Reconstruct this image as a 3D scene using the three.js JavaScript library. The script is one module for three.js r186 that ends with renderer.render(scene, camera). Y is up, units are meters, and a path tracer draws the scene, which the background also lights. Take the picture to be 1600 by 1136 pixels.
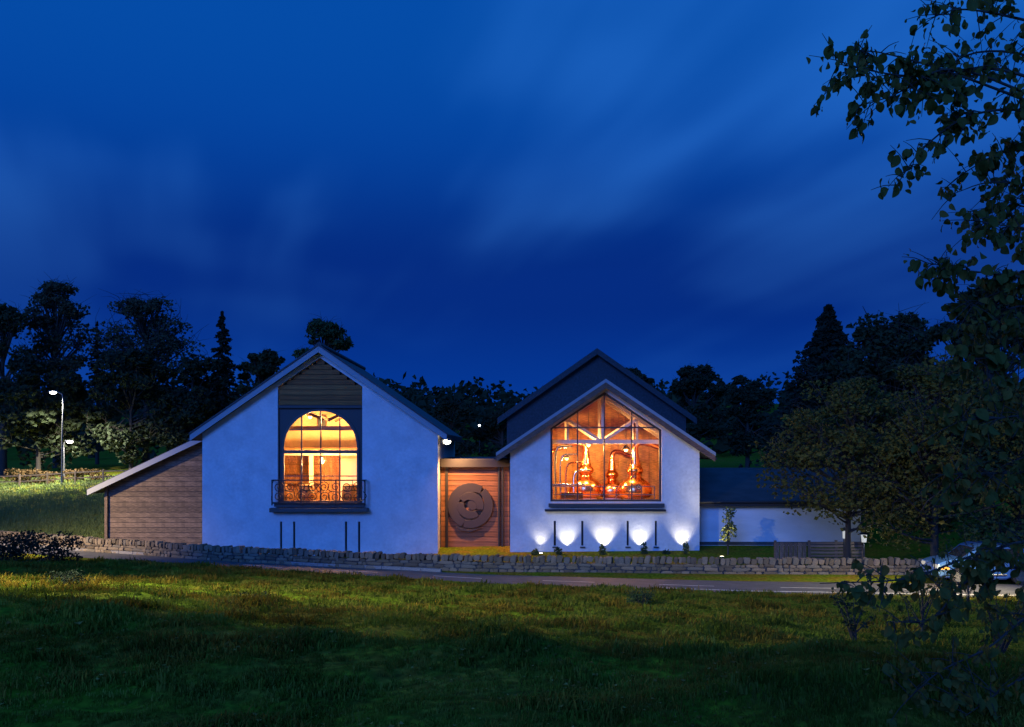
import * as THREE from 'three';
import { mergeGeometries } from 'three/addons/utils/BufferGeometryUtils.js';
import { RoundedBoxGeometry } from 'three/addons/geometries/RoundedBoxGeometry.js';
import { ImprovedNoise } from 'three/addons/math/ImprovedNoise.js';

// ------------------------------------------------------------------ camera, sky, light, exposure
const scene = new THREE.Scene();
const EYE = 5.2, F = 1570, HORIZON = 700;             // eye height (m); focal length and horizon row of the 1600 x 1136 frame
const camera = new THREE.PerspectiveCamera(2 * Math.atan(568 / F) * 180 / Math.PI, 1600 / 1136, 0.1, 2000);
camera.position.set(0, EYE, 0);
camera.lookAt(0, EYE, -10);
camera.setViewOffset(1600, 1136, 0, 568 - HORIZON, 1600, 1136);
const renderer = new THREE.WebGLRenderer({ antialias: true });
renderer.setSize(1024, 727);
renderer.toneMapping = THREE.LinearToneMapping;
renderer.toneMappingExposure = 1;
renderer.shadowMap.enabled = true;

const perlin = new ImprovedNoise();
const n3 = (x, y, z = 0) => perlin.noise(x + 31.7, y + 11.3, z + 5.1);
const fbm = (x, y, z = 0, o = 4) => { let a = 0.5, s = 0; for (let i = 0; i < o; i++) { s += a * n3(x, y, z + i * 7.3); x *= 2.03; y *= 2.03; a *= 0.5; } return s; };
const smooth = (a, b, t) => { t = Math.min(1, Math.max(0, (t - a) / (b - a))); return t * t * (3 - 2 * t); };
const mix = (a, b, t) => a + (b - a) * t;

{ // dusk sky: deep blue with a darker belt above the horizon and long wind-drawn cloud streaks
  const W = 1536, H = 768, d = new Float32Array(W * H * 4);
  for (let j = 0; j < H; j++) for (let i = 0; i < W; i++) {
    const el = ((j + 0.5) / H - 0.5) * Math.PI, az = ((i + 0.5) / W - 0.5) * 2 * Math.PI;
    const cx = Math.cos(el) * Math.cos(az), cy = Math.sin(el), cz = Math.cos(el) * Math.sin(az);
    const e = Math.max(0, el * 180 / Math.PI);
    const hg = Math.max(0.05, cy);
    const u = cx / (hg + 0.16), v = cz / (hg + 0.16);
    const a = -0.34 * u - 0.94 * v, b = 0.94 * u - 0.34 * v;       // wind direction
    const streak = fbm(a * 0.42 + 3, b * 1.9, 2.0, 4), broad = fbm(a * 0.85 + 14.2, b * 0.95 + 9.94, 17.0, 3), fine = fbm(a * 0.9, b * 6.5, 4.0, 3);
    const c = smooth(-0.12, 0.42, streak * 0.6 + broad * 1.0 + fine * 0.16 + 0.10);
    const belt = smooth(2, 9, e) * (1 - smooth(11, 19, e));
    const up = smooth(9, 24, e);
    let r = 0.0014, g = 0.039, bl = 0.30;
    r = mix(r, 0.0014, belt); g = mix(g, 0.024, belt); bl = mix(bl, 0.215, belt);
    g = mix(g, 0.072, up); bl = mix(bl, 0.385, up);
    const k = c * (0.22 + 0.78 * smooth(5, 16, e));
    r += k * 0.011; g += k * 0.058; bl += k * 0.16;
    const o = (j * W + i) * 4; d[o] = r; d[o + 1] = g; d[o + 2] = bl; d[o + 3] = 1;
  }
  const t = new THREE.DataTexture(d, W, H, THREE.RGBAFormat, THREE.FloatType);
  t.mapping = THREE.EquirectangularReflectionMapping; t.magFilter = t.minFilter = THREE.LinearFilter; t.wrapS = THREE.RepeatWrapping; t.needsUpdate = true;
  scene.background = t; scene.environment = t;
}
// the afterglow of the dusk sky behind the viewer: broad, low and blue
const sun = new THREE.DirectionalLight(new THREE.Color().setRGB(0.055, 0.205, 1.0), 1.75);
sun.position.set(-32, 34, 40); sun.target.position.set(0, 2, -48); sun.castShadow = true; sun.shadow.radius = 42;
Object.assign(sun.shadow.camera, { left: -60, right: 60, top: 60, bottom: -60, near: 1, far: 400 });
sun.shadow.mapSize.set(2048, 2048);
scene.add(sun, sun.target);

// ------------------------------------------------------------------ helpers
let seed = 20241;
const rnd = () => { seed |= 0; seed = seed + 0x6D2B79F5 | 0; let t = Math.imul(seed ^ seed >>> 15, 1 | seed); t = t + Math.imul(t ^ t >>> 7, 61 | t) ^ t; return ((t ^ t >>> 14) >>> 0) / 4294967296; };
const rr = (a, b) => a + (b - a) * rnd();
const reseed = s => { seed = s; };
const taken = {};
const numbered = n => { const k = taken[n] = (taken[n] ?? -1) + 1; return k ? `${n}_${String(k).padStart(3, '0')}` : n; };
const V = (x, y, z) => new THREE.Vector3(x, y, z);
const at = (px, py, D) => V((px - 800) * D / F, EYE + (HORIZON - py) * D / F, -D);
const wx = (px, D) => (px - 800) * D / F, wy = (py, D) => EYE + (HORIZON - py) * D / F;
function thing(name, label, category, pos = [0, 0, 0], group) {
  const g = new THREE.Group(); g.name = numbered(name); g.position.set(...pos); scene.add(g);
  g.userData = { label, category }; if (group) g.userData.group = group;
  return g;
}
function part(name, geo, mat, parent, pos) {
  const m = new THREE.Mesh(geo, mat); m.name = name; m.castShadow = m.receiveShadow = true;
  if (pos) m.position.set(...pos);
  parent.add(m); return m;
}
function structure(name, geo, mat) { const m = part(name, geo, mat, scene); m.userData.kind = 'structure'; return m; }
const merge = a => mergeGeometries(a.map(g => { const n = g.index ? g.toNonIndexed() : g; for (const k of Object.keys(n.attributes)) if (!['position', 'normal', 'uv'].includes(k)) n.deleteAttribute(k); return n; }));
const box = (w, h, d, x = 0, y = 0, z = 0) => new THREE.BoxGeometry(w, h, d).translate(x, y, z);
const rbox = (w, h, d, r = 0.01, x = 0, y = 0, z = 0) => new RoundedBoxGeometry(w, h, d, 2, r).translate(x, y, z);
const cyl = (r0, r1, h, x = 0, y = 0, z = 0, n = 14) => new THREE.CylinderGeometry(r0, r1, h, n).translate(x, y, z);
function shape(pts, holes = []) {
  const s = new THREE.Shape(pts.map(p => new THREE.Vector2(...p)));
  for (const h of holes) s.holes.push(new THREE.Path(h.map(p => new THREE.Vector2(...p))));
  return s;
}
const slab = (pts, depth, z = 0, holes = [], bevel = 0) => new THREE.ExtrudeGeometry(shape(pts, holes), { depth, bevelEnabled: bevel > 0, bevelSize: bevel, bevelThickness: bevel, bevelSegments: 1, curveSegments: 24 }).translate(0, 0, z);
function beam(a, b, w, h) { // box from a to b, h measured upright
  const d = b.clone().sub(a), L = d.length(), g = new THREE.BoxGeometry(w, h, L);
  const m = new THREE.Matrix4().lookAt(b, a, Math.abs(d.y) / L > 0.99 ? V(0, 0, 1) : V(0, 1, 0)); m.setPosition(a.clone().add(b).multiplyScalar(0.5));
  return g.applyMatrix4(m);
}
function tube(pts, r0, r1 = r0, n = 7, seg = 3) { // tapered tube through points
  const c = new THREE.CatmullRomCurve3(pts), N = Math.max(2, (pts.length - 1) * seg), fr = c.computeFrenetFrames(N, false);
  const pos = [], nor = [], uv = [], idx = [];
  for (let i = 0; i <= N; i++) {
    const t = i / N, p = c.getPointAt(t), r = mix(r0, r1, t);
    for (let k = 0; k <= n; k++) {
      const a = k / n * Math.PI * 2, v = fr.normals[i].clone().multiplyScalar(Math.cos(a)).addScaledVector(fr.binormals[i], Math.sin(a));
      pos.push(p.x + v.x * r, p.y + v.y * r, p.z + v.z * r); nor.push(v.x, v.y, v.z); uv.push(k / n, t * 4);
    }
  }
  for (let i = 0; i < N; i++) for (let k = 0; k < n; k++) { const a = i * (n + 1) + k, b = a + n + 1; idx.push(a, a + 1, b, b, a + 1, b + 1); }
  const g = new THREE.BufferGeometry();
  g.setAttribute('position', new THREE.Float32BufferAttribute(pos, 3)); g.setAttribute('normal', new THREE.Float32BufferAttribute(nor, 3)); g.setAttribute('uv', new THREE.Float32BufferAttribute(uv, 2)); g.setIndex(idx);
  return g;
}

// ------------------------------------------------------------------ textures and materials
function tex(W, H, fn, srgb = true, repeat = [1, 1]) { // fn(u,v) -> [r,g,b] 0..1; sampled on a torus so that it tiles
  const d = new Uint8Array(W * H * 4);
  for (let j = 0; j < H; j++) for (let i = 0; i < W; i++) { const c = fn(i / W, j / H), o = (j * W + i) * 4; for (let k = 0; k < 3; k++) d[o + k] = Math.max(0, Math.min(255, c[k] * 255)); d[o + 3] = 255; }
  const t = new THREE.DataTexture(d, W, H, THREE.RGBAFormat); t.wrapS = t.wrapT = THREE.RepeatWrapping; t.magFilter = THREE.LinearFilter; t.minFilter = THREE.LinearMipmapLinearFilter; t.generateMipmaps = true;
  if (srgb) t.colorSpace = THREE.SRGBColorSpace; t.repeat.set(...repeat); t.needsUpdate = true; return t;
}
const tfbm = (u, v, s, o = 4, z = 0) => { // tiling fbm
  const w = (a, b) => fbm(a * s, b * s, z, o);
  return w(u, v) * (1 - u) * (1 - v) + w(u - 1, v) * u * (1 - v) + w(u, v - 1) * (1 - u) * v + w(u - 1, v - 1) * u * v;
};
const grey = v => [v, v, v];
const std = (r, g, b, rough = 0.8, o = {}) => { const m = new THREE.MeshStandardMaterial({ roughness: rough, metalness: 0, ...o }); m.color.setRGB(r, g, b); return m; };
const harlBump = tex(256, 256, (u, v) => grey(0.5 + 0.9 * tfbm(u, v, 24, 3)), false);
const harlTone = tex(256, 256, (u, v) => grey(0.93 + 0.16 * tfbm(u, v, 5, 5, 3) + 0.10 * tfbm(u, v, 30, 2, 8)));
harlTone.repeat.set(0.25, 0.25); harlBump.repeat.set(1.2, 1.2);
const grain = tex(512, 128, (u, v) => grey(0.80 + 0.5 * fbm(u * 5, v * 34, 1, 4) + 0.25 * fbm(u * 2, v * 4, 6, 3)));
const asphaltTex = tex(512, 512, (u, v) => grey(0.80 + 0.35 * tfbm(u, v, 70, 2) + 0.3 * tfbm(u, v, 6, 4, 4)));
const stoneTex = tex(256, 256, (u, v) => grey(0.78 + 0.5 * tfbm(u, v, 9, 5) + 0.15 * tfbm(u, v, 40, 2, 2)));
const stoneBump = tex(256, 256, (u, v) => grey(0.5 + 0.8 * tfbm(u, v, 16, 4)), false);
const M = {
  harl: std(0.78, 0.79, 0.80, 0.92, { map: harlTone, bumpMap: harlBump, bumpScale: 0.012 }),
  slate: std(0.055, 0.06, 0.07, 0.6, { map: stoneTex }),
  barge: std(0.30, 0.32, 0.34, 0.55),
  bargeWood: std(0.30, 0.14, 0.075, 0.6, { map: grain }),
  dark: std(0.022, 0.022, 0.024, 0.5),
  frame: std(0.04, 0.038, 0.036, 0.45),
  sill: std(0.10, 0.10, 0.10, 0.6, { map: stoneTex }),
  iron: std(0.02, 0.018, 0.017, 0.45, { metalness: 0.4 }),
  gravel: std(0.22, 0.21, 0.20, 0.95, { map: asphaltTex }),
  road: std(0.12, 0.125, 0.135, 0.75, { map: asphaltTex }),
  line: std(0.72, 0.72, 0.68, 0.7, { map: asphaltTex }),
  kerb: std(0.40, 0.39, 0.37, 0.85, { map: stoneTex }),
  plaster: std(0.80, 0.64, 0.38, 0.9, { map: harlTone }),
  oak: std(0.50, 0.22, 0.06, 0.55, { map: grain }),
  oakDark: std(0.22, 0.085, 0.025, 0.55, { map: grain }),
  floor: std(0.30, 0.15, 0.06, 0.4, { map: grain }),
  copper: std(0.86, 0.36, 0.14, 0.22, { metalness: 1 }),
  steel: std(0.66, 0.65, 0.63, 0.25, { metalness: 1 }),
  cream: std(0.74, 0.66, 0.52, 0.5),
  barkDark: std(0.045, 0.036, 0.028, 0.95),
  bark: std(0.07, 0.058, 0.045, 0.95, { bumpMap: stoneBump, bumpScale: 0.01 }),
  glass: new THREE.MeshPhysicalMaterial({ color: 0xffffff, roughness: 0.02, transmission: 1, thickness: 0, ior: 1.5 }),
  lampMetal: std(0.16, 0.16, 0.165, 0.4, { metalness: 0.7 }),
};
const timberTones = [[0.40, 0.165, 0.07], [0.34, 0.14, 0.058], [0.44, 0.19, 0.085], [0.37, 0.16, 0.075], [0.31, 0.125, 0.05]].map(c => std(...c, 0.75, { map: grain }));
const weatheredTones = [[0.24, 0.165, 0.115], [0.21, 0.14, 0.095], [0.27, 0.185, 0.13], [0.19, 0.13, 0.09]].map(c => std(...c, 0.8, { map: grain }));
const darkTones = [[0.48, 0.17, 0.035], [0.41, 0.14, 0.028], [0.53, 0.20, 0.045]].map(c => std(...c, 0.75, { map: grain }));
const pick = a => a[Math.floor(rnd() * a.length)];
const glow = (r, g, b, k) => { const m = new THREE.MeshStandardMaterial({ color: 0x000000, emissiveIntensity: k, roughness: 1 }); m.emissive.setRGB(r, g, b); return m; };
const leafMat = (r, g, b) => { const m = new THREE.MeshPhysicalMaterial({ roughness: 0.75, specularIntensity: 0.25, side: THREE.DoubleSide, transmission: 0.25, thickness: 0 }); m.color.setRGB(r, g, b); return m; };

// ------------------------------------------------------------------ terrain, road, verge
const lerpTable = tab => x => { if (x <= tab[0][0]) return tab[0][1]; for (let i = 1; i < tab.length; i++) if (x <= tab[i][0]) { const [a, b] = [tab[i - 1], tab[i]]; return mix(a[1], b[1], smooth(a[0], b[0], x) * 0.25 + (x - a[0]) / (b[0] - a[0]) * 0.75); } return tab[tab.length - 1][1]; };
const roadNear = lerpTable([[-60, 66], [-25.5, 50.2], [-16, 45.6], [-7.9, 41.6], [0, 38.2], [9, 35.8], [17.6, 34.8], [60, 34]]);
const roadFar = lerpTable([[-60, 69.5], [-26.5, 53.0], [-16, 48.0], [-8, 44.0], [0, 41.0], [9, 39.2], [17.6, 38.4], [60, 37.6]]);
const wallLine = lerpTable([[-60, 71.5], [-27.3, 54.6], [-20, 50.0], [-12.2, 45.9], [-6, 43.5], [0, 42.2], [9, 41.4], [21, 40.9], [60, 40]]);
function ground(x, z) {
  const D = -z, near = roadNear(x), d = near - D;
  if (d > 0) {
    const t = Math.min(1, d / 30);
    let h = 3.5 * (0.42 * t + 0.58 * Math.pow(t, 2.1));
    const k = smooth(0.2, 4, d);
    h += k * (0.42 * fbm(x * 0.11 + 4, D * 0.16, 3, 3) + 0.28 * fbm(x * 0.45, D * 0.6, 1, 3) + 0.12 * fbm(x * 1.7, D * 1.7, 8, 2));
    if (D < 7) h = mix(h, Math.min(h, 3.45), smooth(7, 3, D));
    return h - 0.02 + 0.05 * smooth(0, 0.5, d);
  }
  if (D < roadFar(x) + 0.3) return -0.03;
  const w = wallLine(x);
  if (D < w) return -0.02 + 0.05 * smooth(0.3, 1.2, D - roadFar(x)) * smooth(-6, 4, x);
  const back = D - w - 3;
  let h = 0.0;
  if (back > 0) h = Math.min(back, 38) * 0.088 + 0.35 * smooth(2, 12, back) * fbm(x * 0.09, D * 0.09, 2, 3);
  if (D > 120) h += smooth(120, 300, D) * (13 + 10 * fbm(x * 0.006, D * 0.004, 6, 3)) - smooth(330, 700, D) * 6;
  return h - 0.02;
}
const grassTex = tex(1024, 1024, (u, v) => {
  const a = tfbm(u, v, 5, 5), b = tfbm(u, v, 60, 3, 4), c = tfbm(u, v, 11, 4, 9);
  const k = smooth(-0.10, 0.16, a + 0.35 * c), q = 1 + 1.0 * b;
  return [mix(0.36, 0.45, k) * q, mix(0.42, 0.39, k) * q, mix(0.10, 0.13, k) * q];
});
{
  const xs = [], ds = [];
  for (let x = -27; x <= 27; x += 0.3) xs.push(x);
  for (let x = 28, s = 1.2; x < 700; s *= 1.16, x += s) { xs.push(x); xs.unshift(-x); }
  for (let d = -40; d < 2; d += 3) ds.push(d);
  for (let d = 2; d < 58; d += 0.28) ds.push(d);
  for (let d = 58, s = 0.6; d < 1500; s = Math.min(s * 1.06, 60), d += s) ds.push(d);
  const pos = [], uv = [], idx = [], nx = xs.length;
  for (const d of ds) for (const x of xs) { pos.push(x, ground(x, -d), -d); uv.push(x / 7, d / 7); }
  for (let j = 0; j + 1 < ds.length; j++) for (let i = 0; i + 1 < nx; i++) { const a = j * nx + i, b = a + nx; idx.push(a, a + 1, b, b, a + 1, b + 1); }
  const g = new THREE.BufferGeometry(); g.setAttribute('position', new THREE.Float32BufferAttribute(pos, 3)); g.setAttribute('uv', new THREE.Float32BufferAttribute(uv, 2)); g.setIndex(idx); g.computeVertexNormals();
  structure('ground', g, new THREE.MeshPhysicalMaterial({ map: grassTex, roughness: 1, specularIntensity: 0.03, bumpMap: stoneBump, bumpScale: 0.05 }));
}
function ribbon(x0, x1, fa, fb, y, uvs = 3) { // strip between two curves depth(x)
  const pos = [], uv = [], idx = [], n = Math.ceil((x1 - x0) / 0.5), m = 4;
  for (let i = 0; i <= n; i++) for (let j = 0; j <= m; j++) { const x = mix(x0, x1, i / n), d = mix(fa(x), fb(x), j / m); pos.push(x, y, -d); uv.push(x / uvs, d / uvs); }
  for (let i = 0; i < n; i++) for (let j = 0; j < m; j++) { const a = i * (m + 1) + j, b = a + m + 1; idx.push(a, b, a + 1, b, b + 1, a + 1); }
  const g = new THREE.BufferGeometry(); g.setAttribute('position', new THREE.Float32BufferAttribute(pos, 3)); g.setAttribute('uv', new THREE.Float32BufferAttribute(uv, 2)); g.setIndex(idx); g.computeVertexNormals(); return g;
}
structure('road', ribbon(-59, 59, roadNear, x => roadFar(x), 0.0), M.road);
structure('pavement', ribbon(-59, -3.2, x => roadFar(x) + 0.14, x => wallLine(x) - 0.05, 0.10), M.gravel);
structure('road_edge_line', ribbon(5.5, 59, x => roadNear(x) + 0.55, x => roadNear(x) + 0.75, 0.006), M.line);
structure('road_centre_line', merge([0, 1, 2, 3, 4, 5, 6, 7, 8, 9].map(i => ribbon(-12 + i * 4.4, -10 + i * 4.4, x => mix(roadNear(x), roadFar(x), 0.5) - 0.06, x => mix(roadNear(x), roadFar(x), 0.5) + 0.06, 0.006))), M.line);
{ // kerb stones on the far side of the road, left
  const kerb = thing('kerb', 'pale kerb stones between the road and the pavement', 'kerb');
  const kg = new RoundedBoxGeometry(0.93, 0.17, 0.14, 2, 0.02);
  for (let x = -34; x < -3.3;) {
    const a = V(x, 0.04, -(roadFar(x) + 0.07)), x2 = x + 0.84, b = V(x2, 0.04, -(roadFar(x2) + 0.07)), L = a.distanceTo(b), t = 0.95 / L, xe = x + 0.84 * t;
    const m = part('kerb_stone', kg, M.kerb, kerb); m.position.copy(a).lerp(b, t / 2); m.rotation.y = -Math.atan2(b.z - a.z, b.x - a.x);
    x = xe;
  }
}

// ------------------------------------------------------------------ dry-stone boundary wall
function stoneGeo(w, h, d, s) {
  const g = new THREE.BoxGeometry(w, h, d, 2, 2, 1), p = g.attributes.position;
  for (let i = 0; i < p.count; i++) {
    const x = p.getX(i), y = p.getY(i), z = p.getZ(i), q = (Math.abs(x) / w > 0.4 ? 1 : 0) + (Math.abs(y) / h > 0.4 ? 1 : 0) + (Math.abs(z) / d > 0.4 ? 1 : 0);
    const k = q === 3 ? 0.80 : q === 2 ? 0.93 : 1.04;
    p.setXYZ(i, x * k + w * 0.16 * n3(x * 9 + s, y * 9, z * 9), y * k + h * 0.14 * n3(x * 9, y * 9 + s, z * 9), z * k + d * 0.14 * n3(x * 9, y * 9, z * 9 + s));
  }
  g.computeVertexNormals(); return g;
}
const stoneMats = [[0.31, 0.24, 0.15], [0.24, 0.19, 0.12], [0.38, 0.30, 0.20], [0.27, 0.24, 0.18], [0.19, 0.15, 0.10]].map(c => std(...c, 0.95, { map: stoneTex, bumpMap: stoneBump, bumpScale: 0.01 }));
{
  reseed(77);
  const wall = thing('drystone_wall', 'long grey dry-stone wall with upright coping stones along the road', 'wall');
  const pts = []; for (let x = -36; x <= 30; x += 0.25) pts.push(V(x, 0, -wallLine(x)));
  const cum = [0]; for (let i = 1; i < pts.length; i++) cum.push(cum[i - 1] + pts[i].distanceTo(pts[i - 1]));
  const L = cum[cum.length - 1];
  const along = s => { let i = 1; while (i < cum.length - 1 && cum[i] < s) i++; const t = (s - cum[i - 1]) / (cum[i] - cum[i - 1]); const p = pts[i - 1].clone().lerp(pts[i], t), d = pts[i].clone().sub(pts[i - 1]); return [p, -Math.atan2(d.z, d.x)]; };
  const rows = [], per = stoneMats.map(() => []);
  for (let c = 0, y = -0.05; c < 3; c++) {
    const h = [0.18, 0.15, 0.13][c];
    for (let s = rr(-0.2, 0); s < L;) {
      const w = 0.16 + 0.6 * Math.pow(rnd(), 1.5), [p, a] = along(Math.max(0, Math.min(L, s + w / 2)));
      const g = stoneGeo(w, h * 1.02, 0.42 - c * 0.02, rr(0, 50)); g.rotateZ(rr(-0.05, 0.05)); g.rotateY(a + rr(-0.05, 0.05)); if (c) g.translate(0, rr(-0.02, 0.02), rr(-0.03, 0.02)); g.translate(p.x, y + h / 2, p.z);
      per[Math.floor(rnd() * per.length)].push(g); s += w * 0.985;
    }
    y += h;
  }
  per.forEach((gs, i) => { const m = part('wall_stones', merge(gs), stoneMats[i], wall); m.userData.kind = 'stuff'; });
  const core = []; for (let i = 0; i + 4 < pts.length; i += 4) core.push(beam(pts[i].clone().setY(0.17), pts[i + 4].clone().setY(0.17), 0.26, 0.4));
  part('wall_core', merge(core), M.slate, wall);
  const cg = [0, 1, 2, 3, 4, 5].map(i => stoneGeo(0.20, 0.27 + 0.02 * (i % 3), 0.36, i * 9.1));
  for (let s = 4; s < L - 6;) { const w = rr(0.14, 0.31), [p, a] = along(s); const m = part('coping_stone', pick(cg), pick(stoneMats), wall); m.position.set(p.x, 0.535 + rr(-0.03, 0.035), p.z + rr(-0.03, 0.03)); m.rotation.set(rr(-0.1, 0.1), a + rr(-0.15, 0.15), rr(-0.34, 0.1)); m.scale.set(w / 0.205, rr(0.82, 1.22), rr(0.85, 1.1)); s += w; }
}

// ------------------------------------------------------------------ the white house with the arched window
const DG = 48, S = DG / F;                                   // front plane of the two gables
const gy = py => wy(py, DG);
const H1 = thing('gable_house', 'larger white rendered gable house with tall arched window and timber infill', 'building', [wx(500, DG), 0, -DG]);
{
  reseed(5);
  const X = px => (px - 500) * S, g = H1, slope = 0.69;
  const eaveY = gy(550 + 184 * slope), apexY = gy(550);
  const wallPts = [[X(316), -0.3], [X(684), -0.3], [X(684), eaveY], [0, apexY], [X(316), eaveY]];
  const hole = [[X(434), gy(788)], [X(566), gy(788)], [X(566), gy(604)], [0, gy(559)], [X(434), gy(604)]];
  const slits = [439, 459.5, 540.5, 561].map(p => [X(p) - 0.055, X(p) + 0.055]);
  const slitHoles = slits.map(([a, b]) => [[a, gy(864)], [b, gy(864)], [b, gy(815)], [a, gy(815)]]);
  part('wall', slab(wallPts, 0.4, -0.4, [hole, ...slitHoles]), M.harl, g);
  for (const sx of [-1, 1]) part('side_wall', box(0.35, eaveY + 0.2, 13.6, sx * (184 * S - 0.175), eaveY / 2 - 0.12, -7.21), M.harl, g);
  part('rear_wall', slab(wallPts, 0.35, -14.4), M.harl, g);
  for (const [a, b] of slits) { const c = (a + b) / 2; const w = part('slit_window', box(b - a - 0.004, 1.49, 0.05, c, gy(839.5), -0.25), M.frame, g); part('sill', box(0.26, 0.07, 0.14, c, gy(866), 0.03), M.sill, w); }
  // roof slabs, verge boards, ridge
  const oh = 0.55, ang = Math.atan(slope), ext = 15 * S;
  for (const sx of [-1, 1]) {
    const x1 = sx * (184 * S + ext), y1 = apexY - (184 * S + ext) * slope;
    part('roof_slope', slab([[0, apexY + 0.03], [x1, y1 + 0.03], [x1, y1 + 0.27], [0, apexY + 0.27]], 14.6, -14.2).translate(0, 0, 0), M.slate, g);
    part('verge_board', slab([[sx * 0.004, apexY - 0.05], [x1, y1 - 0.05], [x1, y1 + 0.25], [sx * 0.004, apexY + 0.25]], 0.05, 0.402), M.barge, g);
    part('verge_cap', slab([[sx * 0.004, apexY + 0.252], [x1 + sx * 0.03, y1 + 0.235], [x1 + sx * 0.03, y1 + 0.32], [sx * 0.004, apexY + 0.34]], 0.2, 0.30), M.slate, g);
    part('gutter', box(0.13, 0.11, 14.4, x1 + sx * 0.07, y1 + 0.02, -6.9), M.dark, g);
  }
  part('ridge', cyl(0.13, 0.13, 14.5, 0, 0, 0, 8).rotateX(Math.PI / 2).translate(0, apexY + 0.32, -6.95), M.slate, g);
  // timber infill over the window
  const bh = 8 * S;
  for (let py = 633; py > 566; py -= 8) { const half = Math.min(66, (py - 8 - 559) / slope + 4) * S; if (half > 0.15) part('infill_board', box(half * 2 - 0.02, bh - 0.018, 0.04, rr(-0.004, 0.004), gy(py) + bh / 2, -0.14 + rr(-0.004, 0.004)), pick(darkTones), g); }
  part('infill_backing', slab([[X(424), gy(640)], [X(576), gy(640)], [X(576), gy(606)], [0, gy(554)], [X(424), gy(606)]], 0.05, -0.46), M.dark, g);
  for (const sx of [-1, 1]) part('jamb_backing', box(10 * S, gy(636) - gy(790), 0.05, sx * 69 * S, (gy(636) + gy(790)) / 2, -0.435), M.dark, g);
  part('lintel', box(132 * S - 0.01, 0.13, 0.2, 0, gy(635.5), -0.09), M.dark, g);
  // arched window
  const win = new THREE.Group(); win.name = 'arched_window'; g.add(win);
  const R = 59 * S, sp = gy(699), bot = gy(785), cy = sp;
  const arch = (r, b, n = 28) => { const p = [[-r, b], [r, b]]; for (let i = 0; i <= n; i++) { const a = i / n * Math.PI; p.push([r * Math.cos(a), cy + r * Math.sin(a)]); } return p; };
  part('spandrel_panel', slab([[X(434) + 0.003, gy(787.8)], [X(566) - 0.003, gy(787.8)], [X(566) - 0.003, gy(637.6)], [X(434) + 0.003, gy(637.6)]], 0.08, -0.24, [arch(R, bot)]), M.dark, win);
  part('window_frame', slab(arch(R + 0.05, bot - 0.05), 0.1, -0.2, [arch(R - 0.055, bot + 0.06)], 0.008), M.frame, win);
  const cols = [-R + 0.04, X(470), 0, X(530), R - 0.04], tr = gy(706), tr2 = gy(671);
  for (const c of cols.slice(1, 4)) part('mullion', box(0.06, cy + Math.sqrt((R - 0.05) ** 2 - c * c) - bot - 0.02, 0.07, c, (cy + Math.sqrt((R - 0.05) ** 2 - c * c) + bot) / 2, -0.18), M.frame, win);
  part('transom', box(R * 2 - 0.1, 0.16, 0.09, 0, tr, -0.182), M.frame, win);
  part('transom', box(Math.sqrt(R * R - (tr2 - cy) ** 2) * 2 - 0.12, 0.05, 0.06, 0, tr2, -0.178), M.frame, win);
  part('transom', box(R * 2 - 0.1, 0.05, 0.06, 0, gy(744), -0.178), M.frame, win);
  for (let i = 0; i < 4; i++) {
    const a = cols[i], b = cols[i + 1], f = x => cy + Math.sqrt(Math.max(0, (R - 0.03) ** 2 - x * x));
    const p = new THREE.Shape([[a, bot], [b, bot], [b, tr], [a, tr]].map(q => new THREE.Vector2(...q)));
    part('pane', new THREE.ShapeGeometry(p).translate(0, 0, -0.172), M.glass, win);
    const top = [[a, tr], [b, tr]]; for (let k = 0; k <= 8; k++) { const x = mix(b, a, k / 8); top.push([x, f(x)]); }
    part('pane', new THREE.ShapeGeometry(shape(top)).translate(0, 0, -0.172), M.glass, win);
  }
  part('window_sill', box(140 * S, 0.18, 0.5, 0, gy(788.5), 0.0), M.sill, g);
  part('balcony_slab', rbox(152 * S, 0.2, 0.5, 0.02, 0, gy(796.5), 0.2), M.sill, g);
  // scrollwork railing in front of the window
  const rail = new THREE.Group(); rail.name = 'scrollwork_railing'; g.add(rail);
  const y0 = gy(789), y1 = gy(750), xa = X(427), xb = X(573), zr = 0.38;
  part('top_rail', rbox(xb - xa, 0.06, 0.06, 0.01, (xa + xb) / 2, y1, zr), M.iron, rail);
  part('bottom_rail', rbox(xb - xa, 0.05, 0.05, 0.01, (xa + xb) / 2, y0 + 0.1, zr), M.iron, rail);
  for (const x of [xa + 0.03, X(473), X(527), xb - 0.03]) part('post', rbox(0.06, y1 - y0, 0.06, 0.008, x, (y0 + y1) / 2, zr), M.iron, rail);
  for (const x of [xa + 0.03, xb - 0.03]) part('side_rail', rbox(0.05, 0.05, 0.34, 0.008, x, y1, zr - 0.2), M.iron, rail);
  const scroll = []; { const p = []; for (let i = 0; i <= 22; i++) { const t = i / 22, a = t * Math.PI * 3.3, r = 0.05 + 0.24 * t; p.push(V(Math.cos(a) * r, Math.sin(a) * r, 0)); } p.push(V(0.36, -0.28, 0), V(0.40, 0.05, 0)); scroll.push(tube(p, 0.03, 0.022, 5, 1)); }
  const H = y1 - y0 - 0.15, N = 8;
  for (let i = 0; i < N; i++) for (let j = 0; j < 2; j++) {
    const m = part('scroll', scroll[0], M.iron, rail, [mix(xa + 0.34, xb - 0.34, i / (N - 1)), y0 + 0.12 + H * (j ? 0.72 : 0.27), zr]);
    m.rotation.z = (i * 1.9 + j * 2.7); m.scale.set((i + j) % 2 ? 0.85 : -0.85, 0.85, 1);
  }
}
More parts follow.
